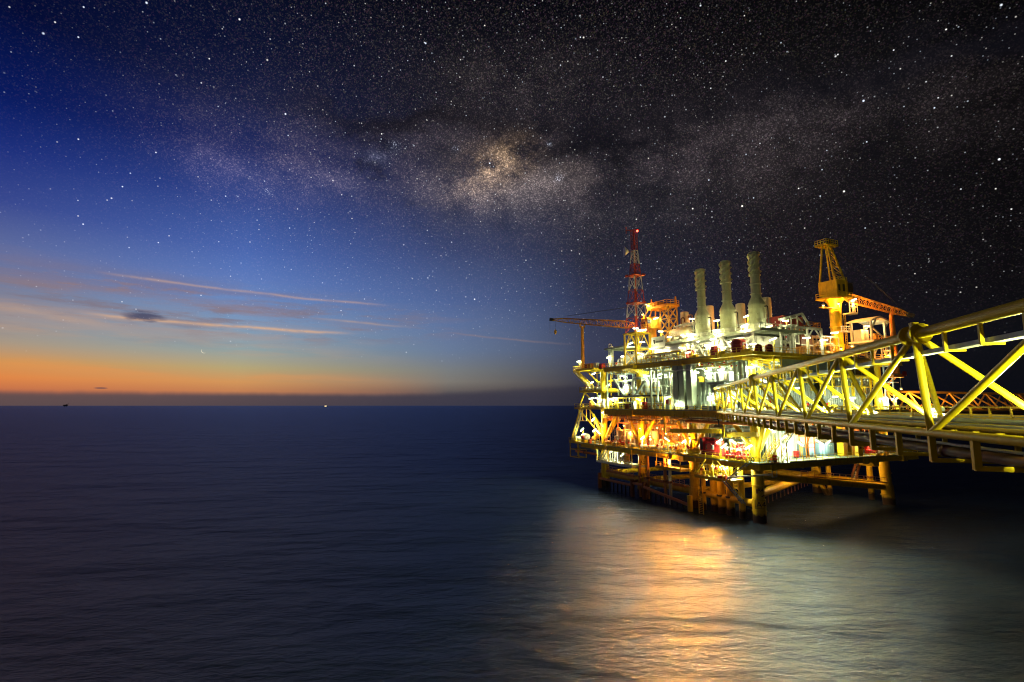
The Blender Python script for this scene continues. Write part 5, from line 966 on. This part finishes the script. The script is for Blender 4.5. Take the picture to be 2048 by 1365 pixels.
t = Thing('slung_pipe', 'rusty orange pipe slung under the lowest balcony', 'pipe', (-2, 58, 8.6)); t.part('pipe', MB().tube((-1.6, 63, 8.4), (-1.6, 51, 8.4), .34, n=12), 'orange'); t.part('flange', MB().tube((-1.6, 58, 8.4), (-1.6, 58.25, 8.4), .5, n=14), 'rust')
# lit crate work on the sub deck at the sunset end
t = Thing('rope_net_rack', 'white lit rack of hanging hoses on the sub deck under the sunset end', 'rack', (-2, 41, 7.2)); t.part('frame', MB().beam((-3.2, 36.6, 7.2), (-3.2, 36.6, 10.2), .14).beam((-3.2, 46.2, 7.2), (-3.2, 46.2, 10.2), .14).beam((-3.2, 36.6, 10.1), (-3.2, 46.2, 10.1), .14), 'white')
for k in range(9): t.part('hose', MB().path([(-3.2, 37.2+k, 10), (-3.0, 37.6+k, 8.2), (-3.2, 38.1+k, 7.3)], .14, 8, bend=.6), 'white')
pump('yellow hoist block at the outer end of the lit sub deck', -2.6, 47.2, 7.2, 'yellow', 'yellow', .7)
t = Thing('stop_gate', 'yellow louvred gate on the sub deck near column A2', 'gate', (-3.6, 36, 7.2)); t.part('frame', MB().beam((-3.8, 34.6, 7.2), (-3.8, 34.6, 9.4), .1).beam((-3.8, 36.4, 7.2), (-3.8, 36.4, 9.4), .1), 'yellow'); s = MB(); [s.beam((-3.8, 34.6, 7.5+k*.45), (-3.8, 36.4, 7.5+k*.45), .06, .26) for k in range(5)]; t.part('slat', s, 'yellow')
t = Thing('hanging_tank', 'orange tank hanging below the cellar deck beside leg A2', 'tank', (-1.6, 36.9, 8)); t.part('shell', MB().lathe(-2.4, 37.2, [(.3, 7.6), (.75, 7.9), (.75, 9.8), (.3, 10.1)], 14), 'orange'); t.part('pipe_loop', MB().path([(-2.4, 36.2, 9.9), (-2.4, 35.5, 9.6), (-2.4, 35.5, 8), (-2.4, 36.2, 7.6)], .1, 8, bend=.4), 'dark')
# cellar deck towards the corner: red engine and its neighbours
t = Thing('diesel_engine', 'bright red diesel engine with a black exhaust on the cellar deck near the corner', 'engine', (-1.6, 9, ZC))
t.part('block', MB().prism([(-2.3, 12.6), (-.7, 12.6), (-.7, 14), (-1.1, 14.7), (-1.9, 14.7), (-2.3, 14)], 'y', 8, 10.9), 'red'); t.part('cylinder_head', MB().box(-2.1, -.9, 8.2, 9.3, 14.71, 15.1).box(-2.1, -.9, 9.5, 10.6, 14.71, 15.1), 'maroon'); t.part('radiator', MB().box(-2.5, -.5, 11.02, 11.9, 12.6, 15.3), 'red'); t.part('grille', MB().box(-2.56, -2.51, 11.1, 11.8, 12.8, 15.1), 'dark'); t.part('fuel_tank', MB().box(-2.6, -1.6, 6.3, 7.6, 14, 14.9), 'red'); [t.part('filter', MB().tube((-2.5, y, 13), (-2.5, y, 14), .25, n=10), 'dark') for y in (10, 8.4)]; t.part('gearbox', MB().box(-2.2, -.8, 6.2, 7.98, 12.5, 13.8), 'red'); t.part('fly_wheel', MB().tube((-2.7, 9.2, 13.6), (-2.42, 9.2, 13.6), .7, n=18), 'maroon'); t.part('manifold', MB().tube((-2.1, 8.2, 15.25), (-2.1, 10.6, 15.25), .16, n=10), 'red'); t.part('exhaust', MB().path([(-1.5, 10, 15.4), (-1.5, 10, 16.6), (-1.5, 8.2, 16.6)], .24, 10, bend=.6), 'black'); t.part('skid', MB().box(-2.7, -.3, 5.8, 12.2, ZC, 11.8), 'yellow'); t.part('mount', MB().box(-2.3, -.7, 6.2, 11.8, 11.8, 12.5), 'maroon')
for lb, x, y, m, s in (('yellow pump next to the red engine, column A3 side', -1.6, 14.4, 'yellow', 1.2), ('yellow pump between column A3 and the red engine, at the deck edge', -2.4, 17.8, 'yellow', .9), ('red pump on the cellar deck edge beside the red engine, corner side', -2.2, 4.2, 'red', .9), ('red pump with grey pipes in the very corner of the cellar deck', -2.2, 1.6, 'red', .9), ('pale pump behind the V braces of column A4', 3, 4.4, 'white', 1)): pump(lb, x, y, ZC, m, 'yellow', s)
manifold('manifold of red valves on the cellar deck close to the corner column', -.4, 3.2, ZC, 4, 3.4, 'red', 5); rack('pipe rack behind the red engine', 3.4, 3, 14.6, ZC, 17, 'green', 3, 2.2, 46, pm=('silver', 'white', 'yellow', 'green'))
vessel_v('yellow vertical filter between red engine and column A3', .4, 13.2, ZC, .8, 3.4, 'yellow')
for lb, a in (('red coiled hose reel beside the X braced trestle', (1.3, -2.6, ZC)),):
    t = Thing('hose_reel', lb, 'hose reel', a); t.part('drum', MB().lathe(a[0], a[1], [(.75, ZC+.5), (.8, ZC+.52), (.8, ZC+.8), (.62, ZC+.82), (.62, ZC+1), (.8, ZC+1.02), (.8, ZC+1.4), (.7, ZC+1.42)], 16), 'red'); t.part('stand', MB().cbox(a[0], a[1], ZC, .9, .9, .5), 'dark')
panel('red fire box against the white panel room', 13.6, 1.7, ZC, .7, 1.4, 'red', 'y'); panel('yellow notice board with dark panels on the cellar deck, cabinet side', 28.6, -1.8, ZC, 1.6, 2.6, 'yellow', 'y')
t = Thing('twin_column', 'pair of square yellow columns on the cellar deck, bridge side', 'column', (28.4, .6, ZC)); t.part('column', MB().box(26.7, 28.1, .2, 1.6, ZC, 19.6), 'yellow'); t.part('column', MB().box(29.4, 30.8, .2, 1.6, ZC, 19.6), 'yellow'); t.part('bracket', MB().prism([(28.4, ZC-.3), (31.6, ZC-.3), (31.6, ZC-2), (30, ZC-2)], 'y', -3.95, -.8), 'yellow')
rack('rack of pink lit pipes and red valves in the far corner of the cellar deck', 1.6, 31.4, 45, ZC, 16.6, 'orange', 3, 2, 47, axis='x', pm=('copper', 'white', 'red', 'beige'))
for lb, x, y, m in (('red pump in the far corner of the cellar deck', 34.4, -1, 'red'), ('white pump in the far corner of the cellar deck, beside the red one', 37, -1, 'white'), ('orange pump at the outermost end of the cellar deck', 42.6, -1.2, 'orange')): pump(lb, x, y, ZC, m, 'yellow', 1)
manifold('white pipe manifold along the rail at the far end of the cellar deck', 39.8, -1.6, ZC, 4, 2, 'white', 5, 'x')
# sub deck at the corner: bright yellow lit skid
manifold('yellow lit manifold hanging in the sub deck by leg A4', -2, 7, 7.6, 5, 3, 'yellow', 6); pump('yellow pump on the sub deck by the stair', -2.6, 10.4, 7.6, 'yellow', 'yellow', .8)
t = Thing('red_chest', 'flat red chest on the edge of the lit sub deck', 'box', (-4, 4.6, 7.6)); t.part('body', MB().box(-4.3, -3.3, 3.8, 5.8, 7.61, 8.2), 'red'); t.part('lid', MB().box(-4.35, -3.25, 3.75, 5.85, 8.21, 8.3), 'maroon')
t = Thing('pipe_boom', 'pale pipe arm slung crosswise under the corner of the cellar deck', 'pipe', (-2, -2.6, 9)); t.part('pipe', MB().tube((-5.4, 2.4, 8.3), (.5, -3, 9.2), .16, n=10), 'white'); t.part('end_frame', MB().beam((.4, -3, 8.7), (1.6, -3, 8.7), .14).beam((1.6, -3, 8.7), (1.6, -3, 10.4), .14).beam((.4, -3, 8.7), (.4, -3, 10.4), .14), 'white')
t = Thing('camera_drum', 'dark ring shaped hose coil hung on the corner rail of the cellar deck', 'hose coil', (-4.0, -2.6, 12)); t.part('coil', MB().path([(-4.05, -2.6+.33*math.cos(q*.5236), 12.1+.33*math.sin(q*.5236)) for q in range(13)], .1, 8), 'black'); t.part('hook', MB().beam((-4.05, -2.6, 12.5), (-3.7, -2.6, 12.6), .08), 'yellow')
# long pipes slung below the main deck edge
for lb, pts, r, m in (('long red orange pipe running under the main deck towards the corner', [(-2.8, 15.4, 18.6), (-2.8, -1, 18.4), (-1, -2.6, 18.4)], .3, 'orange'), ('thin brown pipe in steps under the main deck edge, sunset half', [(-3, 44, 19.3), (-3, 36, 19.3), (-3, 36, 18.4), (-3, 24, 18.4)], .13, 'rust'), ('dark pipe under the main deck edge below the corrugated cabin', [(-3, 20, 19.2), (-3, 6, 19.2), (-3, 6, 18)], .15, 'dark'), ('straight pale pipe above the white turbine enclosures', [(3.4, 27, 36.2), (3.4, 1, 36.2)], .18, 'silver'), ('pale pipe under the upper deck along the bridge side', [(2, -2.8, 30.2), (24, -2.8, 30.2), (24, -2.8, 28)], .2, 'silver')):
    t = Thing('pipe_run', lb, 'pipe', pts[0]); t.part('pipe', MB().path(pts, r, 10, bend=.7), m); h = MB(); a, b = Vector(pts[0]), Vector(pts[1])
    for f in (.1, .4, .7, .95): q = a+(b-a)*f; h.beam(q, q+Vector((0, 0, .9)), .08)
    t.part('hanger', h, 'dark')
# core of the decks so that nothing behind shows through
for lb, x0, x1, y0, y1, z0, z1, m in (('blank plant block filling the middle of the main deck', 14, 40, 8, 44, ZM, ZU-1.3, 'grey'), ('blank plant block filling the middle of the cellar deck', 16, 40, 9.4, 48, ZC, 19.6, 'beige'), ('blank plant block behind the intake ducts on the upper deck', 20, 40, 10, 44, ZU, 37.6, 'beige')):
    t = Thing('plant_block', lb, 'plant room', ((x0+x1)/2, (y0+y1)/2, z0)); t.part('wall', MB().box(x0, x1, y0, y1, z0, z1), m); t.part('parapet', MB().box(x0-.1, x1+.1, y0-.1, y1+.1, z1+.01, z1+.2), m)
# ------------------------------------------------------------------ lamps
def bx(d): return MB().box(*d)
tray = bx((-.12, .12, -.75, .75, .06, .16)).box(-.16, .16, -.78, -.7, -.1, .15).box(-.16, .16, .7, .78, -.1, .15)
def mesh_of(name, mb, m):
    o = link_mesh(name, mb, m); me = o.data; bpy.data.objects.remove(o); return me
ME = {'housing': mesh_of('housing', tray, 'white'), 'tube_w': mesh_of('tube', MB().tube((0, -.8, -.06), (0, .8, -.06), .16, n=8), 'e_w'), 'tube_m': mesh_of('tube', MB().tube((0, -.8, -.06), (0, .8, -.06), .16, n=8), 'e_m'), 'tube_b': mesh_of('tube', MB().tube((0, -.55, -.02), (0, .55, -.02), .11, n=8), 'e_m'),
      'bowl': mesh_of('bowl', MB().lathe(0, 0, [(.1, .42), (.2, .38), (.3, .16), (.33, .02), (.3, 0)], 14), 'grey'), 'lens': mesh_of('lens', MB().ball(0, 0, -.04, .2, 12, 6, .9), 'e_o')}
def child(name, me, par):
    o = bpy.data.objects.new(name, me); COL.objects.link(o); o.parent = par; return o
rl = random.Random(4)
# floodlights turned out over the water, plus two added beams: target, power, cone
BEAM = {'star bright sodium floodlight hanging under the cellar deck over the sea': (-42, -22, 0, 170000, 40),
        'sodium floodlight hanging under the sub deck among the conductor tubes': (-19, -7, 0, 56000, 28),
        'sodium floodlight on column A1 above the cellar deck': (-44, -8, 0, 42000, 36),
        'high on the V brace above the trestle': (-28, -40, 0, 105000, 96),  # spot beam added to a tube lamp to gild the sea
        'added sodium floodlight at the outer main deck corner turned on the distant bridge': (95, 2, 22, 60000, 50)}  # added lamp and beam that give the far bridge its orange light
def lamp(label, x, y, z, k, group, pole=None, rot=None, tilt=None, frame=PF, aim=None):
    t = Thing('sodium_floodlight' if k in 'osfqh' else 'tube_lamp', label, 'floodlight' if k in 'osfqh' else 'lamp', (x, y, z), group, frame)
    if k in 'osfqh':
        h = child('bowl', ME['bowl'], t.o); l = child('lens', ME['lens'], t.o)
    else:
        r = rl.choice((0, 0, 1.57)) if rot is None else rot; ti = rl.uniform(-.25, .25) if tilt is None else tilt
        h = child('housing', ME['housing'], t.o); l = child('tube', ME['tube_'+{'u': 'w', 'k': 'w', 'n': 'b'}.get(k, k)], t.o)
        for o in (h, l): o.rotation_euler = (ti, 0, r)
    pd = bpy.data.lights.new('lamp_light', 'POINT'); pd.energy, pd.color = LAMP[k]; pd.shadow_soft_size = .16
    po = bpy.data.objects.new('lamp_light', pd); COL.objects.link(po); po.parent = t.o; po.location = (0, 0, -.46 if k in 'osfqh' else -.42)
    if aim:
        sd = bpy.data.lights.new('beam', 'SPOT'); sd.energy = aim[3]; sd.color = (1, .5, .16) if 'distant bridge' in label else (1, .30, .03) if k in 'osfqh' else (1, .78, .27) if 'brace' in label else (.8, 1, .8); sd.spot_size = R(aim[4]); sd.spot_blend = 1; sd.shadow_soft_size = .25
        so_ = bpy.data.objects.new('beam', sd); COL.objects.link(so_); so_.parent = t.o; so_.location = (0, 0, -.7)
        so_.rotation_euler = (Vector(aim[:3])-Vector((x, y, z))).to_track_quat('-Z', 'Y').to_euler()
    if pole is not None:
        if pole < z: p = MB().beam((x+.35, y, pole), (x+.35, y, z+.3), .1).beam((x+.35, y, z+.26), (x, y, z+.2), .08)
        else: p = MB().beam((x, y, z+.15), (x, y, pole), .07)
        t.part('pole' if pole < z else 'hanger', p, 'yellow' if pole < z else 'galv')
    return t
G1, G2, G3, G4, G5 = 'white tube lamps on the upper deck', 'white tube lamps on the main deck', 'lamps on the cellar deck', 'sodium floodlights around the crane', 'small tube lamps along the bridge handrail'
UL = [('on the orange crane house by the red and white mast', 8.0, 36.6, 45.5, None), ('at the foot of the red and white mast, nearest the sunset', -2.0, 32.6, 41.6, 40.6), ('on the mast tower top, the middle one', -1.0, 32.4, 41, 40.6), ('on the mast tower top, closest to the orange braced tower', 0, 31.9, 41.2, 40.6), ('low inside the orange braced tower', 6.0, 32.6, 41.3, ZU), ('in the upper bay of the yellow lattice tower, sunset side', -1.0, 36.2, 38.2, 40.3), ('in the upper bay of the yellow lattice tower, stack side', .5, 33.4, 38.3, 40.3), ('glaring beside the orange braced tower foot', 8.0, 31.6, 39.8, ZU), ('up by the goose neck vents', 10, 31, 41.6, 37), ('beside the far orange intake duct', 12, 27.6, 44.3, 42.6), ('over the long silver vessel, one of a close pair, sunset one', 7, 25.6, 39.4, ZU), ('over the long silver vessel, one of a close pair, stack one', 7, 23.6, 39.4, ZU), ('at shoulder height of the far stack', 12, 19.4, 42.6, 37.4), ('between far and middle stack, high up', 12, 17.2, 42.3, 37.4), ('below the silencer of the far stack', 5, 19.1, 36.9, None), ('low between the far and middle stack frames', 2.4, 13.4, 35.4, ZU), ('below the silencer of the middle stack', 2.4, 11.6, 36.6, ZU), ('low in the V of the frame closest to the bridge', 2.4, 6.7, 35.5, ZU), ('high between middle and tall stack', 12, 10.6, 42.3, 37.4), ('glaring in the lower bay of the yellow lattice tower', .5, 34.2, 35.4, ZU), ('under the white name board', 1, 30.2, 36.2, ZU), ('below the lid pipe of the long silver vessel, sunset end', 1, 26.6, 35.4, ZU), ('below the long silver vessel, middle', 1.2, 20.1, 35.5, ZU), ('low by the far stack frame leg', .5, 17.2, 34.1, ZU), ('low by the stubby white vessel', -1.5, 38.9, 35, ZU), ('on a post at the sunset edge of the upper deck', -2, 44.7, 35.2, ZU), ('below the tall stack, bridge side', 9, 2.6, 38.6, 37.4), ('glaring at the bridge side foot of the tall stack', 7, .3, 35.5, ZU), ('under the pale cooler frame, stack side', 16.1, -.6, 36.2, ZU), ('under the pale cooler frame, crane side', 21.7, -.6, 36, ZU), ('on the roof edge of the pale cooler frame', 11, .2, 39.6, 38.6), ('on the stack platform before the tall stack', 2.2, 3.0, 38.4, 37.4), ('low at the upper deck corner', 1.5, .5, 34.3, ZU), ('low in front of the middle stack frame', 1, 7.8, 34.3, ZU), ('low in front of the far stack frame', 1, 11.6, 34.8, ZU), ('under the cab landing of the bridge side crane', 37.2, 2.1, 46.6, 47), ('under the sloping roof of the white shelter', 39.4, .4, 40.3, 41.6), ('before the cream rack left of the crane pedestal', 30.1, 2.4, 38.5, ZU), ('on the white turbine enclosure under the middle stack', 4.4, 14, 35.6, ZU), ('on the white turbine enclosure under the far stack', 4.4, 22.6, 35.6, ZU)]
UL += [('added on the stack platform rail before the middle stack', 2.2, 10.4, 38.4, 37.4), ('added on the stack platform rail before the far stack', 2.2, 18.4, 38.4, 37.4)]  # two rail lamps added to brighten the stacks from the front
for lb, x, y, z, p in UL: lamp('white tube lamp '+lb, x, y, z, 'k' if 'before the' in lb and 'platform' in lb else 'w', G1, p)
for lb, x, y, z, p in (('sodium floodlight at the outer end of the crane lamp arm', 27.8, 3, 44.7, None), ('glaring sodium floodlight close beside the crane pedestal', 32.6, 2.6, 45.4, 44.3), ('sodium floodlight on the service gallery of the crane', 37.4, 2.2, 45.8, 46.9), ('brightest sodium floodlight low before the crane pedestal', 29.5, .8, 34.6, ZU), ('sodium floodlight low at the other side of the crane pedestal', 33.4, .8, 35.4, ZU), ('added sodium floodlight at the outer main deck corner turned on the distant bridge', 46.6, -1.4, 25.8, 28.6), ('lone sodium floodlight on an arm by the leaning boom rest', 39.2, -3.4, 33.2, 36), ('sodium floodlight on the cabin under the white shelter', 37.2, -.4, 39.6, 40.8), ('sodium floodlight on the roof block behind the intake ducts, stack side', 21, 16, 40, 37.6), ('sodium floodlight on the roof block behind the far intake ducts', 21, 32, 40, 37.6), ('sodium floodlight on the orange crane house', 6.6, 40.4, 47, 46.2), ('sodium floodlight on top of the orange crane access tower', 7.9, 40.2, 50, 48.9)): lamp(lb, x, y, z, 's' if 'glaring' in lb or 'access' in lb or 'roof block' in lb else 'o', G4, p, aim=BEAM.get(lb))
ML = [('under the boom rest balcony', -1, 53.7, 31.2, ZU), ('on a post at the outer rail of the boom rest balcony', -2, 60.1, 35.3, ZU+.4), ('under the stair of the middle balcony', -2, 53.3, 28.6, 26.2), ('above the lower balcony rail, outer one', -2, 53.5, 24.1, 21.4), ('above the lower balcony rail, inner one beside column A1', -1, 52.1, 24.1, 21.4), ('long and bright at the end of the main deck by column A1', 0, 48.1, 27.7, 31), ('low at the sunset end of the main deck', -2, 44.2, 23.8, ZM), ('low beside the first yellow valve frame', -2.4, 41.6, 24.0, ZM), ('above the sunset end prop', .6, 41.6, 29.9, 31.4), ('over the mezzanine, middle one of the row under the upper deck', .6, 31.9, 29.5, 31.4), ('over the mezzanine next to the facing prop', .6, 27.4, 29.6, 31.4), ('above the scaffold pipes near the ladder', -.6, 24.4, 29.4, 31.4), ('between two tall duct risers', -.2, 15.5, 28.8, 31), ('over the yellow bin on the cabin roof', -1.8, 12.9, 29.2, 31), ('over the fan air conditioner', -1.6, 9.6, 29.4, 31), ('over the boxy air conditioner', -1.6, 6.1, 29.4, 31), ('on the mezzanine by the swan neck pipe', -1.6, 38.1, 26.9, 24.6), ('below the mezzanine, in its middle', -2.6, 31.7, 23.6, ZM), ('low by the ladder frame', -1.6, 22.2, 24, ZM), ('at the foot of the tall duct risers', -2.9, 17.6, 22.4, ZM), ('leaning over the small cabin stair', -2.7, 8.2, 23.9, ZM), ('on a post at the foot of the bridge', -2.9, 2.8, 23.7, ZM), ('under the upper deck past the cabin', -1, 2.4, 28.5, 31), ('on the face of column A4 under the upper deck', -1.7, -1.3, 29.4, 31), ('under the upper deck edge above the hanging landing', 3.6, -2.5, 30.4, 31.6), ('under the upper deck edge beyond the hanging landing', 7.2, -2.2, 30.0, 31.6), ('on column A1 below the lower balcony', -2, 47.6, 20.2, 21.2),
 ('on the dull far wall, first from the bridge end', 23.4, -1, 23.9, 26), ('on the dull far wall before the crane pedestal', 28.9, -1, 23.7, 26), ('on the dull far wall past the crane pedestal', 34.5, -1, 23.6, 26), ('near the end of the dull far wall', 40.1, -1, 23.6, 26), ('at the outer corner of the main deck', 44.6, -1, 23.6, ZM), ('inside the cabin end of the yellow stair', 13, .4, 25.6, 29), ('beside the yellow stair behind the bridge', 5, 1.4, 27, 31)]
for lb, x, y, z, p in ML: lamp('white tube lamp '+lb, x, y, z, 'm', G2, p)
CL = [('on a post above the sloping orange duct', -2, 52.9, 18.1, ZC, 'm'), ('above the white life raft canister', -2, 58.8, 15, ZC, 'm'), ('left of column A1, outer one of a crossed pair', -2.4, 51.8, 15.1, ZC, 'w'), ('left of column A1, inner one of a crossed pair', -2.4, 49.8, 14.7, ZC, 'w'), ('tilted below the twin sodium lamps past column A2', -2.6, 30.6, 14.2, ZC, 'w'), ('tilted beside the tall beige wall', -2.6, 21.9, 14.4, ZC, 'w'), ('against the tall beige wall', 0, 19.2, 14, ZC, 'm'), ('next to the red engine, corner side', -3, 6.2, 14.9, ZC, 'm'), ('low among the red valves near the corner', -3.1, 4.9, 14.1, ZC, 'm'), ('above the red valve manifold near the corner', -1.9, 3.6, 14.9, ZC, 'm'), ('under the lit sub deck end at leg A4', -3.2, 5.4, 10.2, 11, 'u'), ('under the lit sub deck, middle', -2, 8.6, 10.2, 11, 'u'), ('high on the V brace above the trestle', 1.1, -2.9, 17.5, ZC, 'm'), ('tilted in front of column A4', -2.7, -.6, 14.2, ZC, 'm'), ('under the awning of the white panel room', 9, .3, 13.8, 14.1, 'm'), ('tilted beside the first blue grey cabinet', 12, -.6, 14.4, ZC, 'm'), ('above the blue grey cabinets, first of two', 19.5, .6, 14.5, 17, 'm'), ('above the blue grey cabinets, second of two', 22.3, .6, 14.3, 17, 'm'), ('tilted among the red valves of the far corner', 34.5, -1, 14, ZC, 'w'), ('alone in the dark at the outer end of the cellar deck', 43.2, -.6, 14.6, ZC, 'm'), ('inside the white lit sub deck at the sunset end', -2, 44.6, 9.8, 11, 'u'), ('inside the white lit sub deck near the orange tank', -2, 39.6, 9.4, 11, 'u'), ('below the corner deck beside leg A4', -2.4, 2.9, 10.4, 11, 'u'), ('over the stair trestle landing', 4.6, -2.6, 15.9, 14.8, 'm')]
for lb, x, y, z, p, k in CL: lamp('white tube lamp '+lb, x, y, z, k, G3, p, tilt=rl.choice((-.5, .5)), aim=BEAM.get(lb))
for lb, x, y, z, p in (('sodium floodlight on column A1 above the cellar deck', -1.2, 49.4, 16.4, 18), ('star bright sodium floodlight beside column A2', -1.2, 33.2, 16.4, 18), ('sodium floodlight beyond column A2, towards the beige wall', -1, 27, 16.7, 18), ('sodium floodlight over the bright vertical tank', -.6, 37.8, 15.4, 18), ('low sodium floodlight beyond column A2, at head height', -1.6, 29.0, 14.6, 18), ('sodium floodlight before the first step of the beige wall', -1, 24, 15.5, 18), ('sodium floodlight under the yellow beam at the beige wall', -.4, 20.4, 15.4, 16), ('sodium floodlight above the yellow pump by column A3', -1.6, 15.8, 15, 16), ('star bright sodium floodlight hanging under the cellar deck over the sea', -4.1, 19.8, 10, 11.2), ('sodium floodlight hanging under the sub deck among the conductor tubes', -3.6, 9.4, 7.0, 7.5), ('sodium floodlight in the orange lit pipe rack near column A1', 2, 44, 16.6, 17.6), ('sodium floodlight in the orange scaffold by the panel room', 16.2, 0, 17.4, 18.4), ('sodium floodlight under the bridge end, far corner', 33, -2.4, 17.6, 19.4), ('added sodium floodlight under the cellar deck above the long sloping brace', 18, 4, 9.6, 10.6), ('added sodium floodlight under the cellar deck near the far corner leg', 36, 5, 9.6, 10.6)): lamp(lb, x, y, z, 'f' if 'over the sea' in lb else 'q' if 'sub deck' in lb else 'h' if 'floodlight under the cellar' in lb else 'o', G3, p, aim=BEAM.get(lb))  # the two floodlights right under the cellar deck are added to light the far legs
od = ('first', 'second', 'third', 'fourth', 'fifth', 'sixth', 'seventh', 'eighth', 'ninth', 'tenth', 'eleventh', 'twelfth')
for k in range(8, -4, -1):
    x = BN[4]+k*BB-1.0; lamp('small tube lamp on the bridge handrail, %s from the platform end' % od[8-k], x, -17.7 if k > -1 else -14.5, 21.75 if k > -1 else 22.4, 'b' if k > -1 else 'n', G5, 20.95, rot=1.57, tilt=0, frame=BF)  # last three are added out of view, shifted and brightened to light the truss
# ------------------------------------------------------------------ far away on the horizon
def at(azd, d): return (d*math.sin(R(azd)), d*math.cos(R(azd)))
x, y = at(-40.7, 9500); t = Thing('distant_platform', 'tiny dark silhouette of a distant platform on the sunset horizon', 'platform', (x, y, 0), frame=WF)
t.part('jacket', MB().beam((x-14, y, -4), (x-10, y, 14), 4).beam((x+14, y, -4), (x+10, y, 14), 4), 'dark'); t.part('deck', MB().box(x-22, x+18, y-14, y+14, 14, 32), 'dark'); t.part('jib', MB().beam((x, y, 32), (x+44, y, 46), 5), 'dark')
x, y = at(-19.75, 9000); t = Thing('lit_vessel', 'tiny bright lamp lit vessel far off on the horizon', 'vessel', (x, y, 0), frame=WF)
t.part('hull', MB().box(x-30, x+30, y-8, y+8, -2, 10), 'dark'); t.part('light', MB().box(x-14, x+14, y-9, y+6, 10.1, 16), 'e_far'); t.part('funnel', MB().box(x-6, x+6, y-6, y+6, 20.1, 34), 'dark')
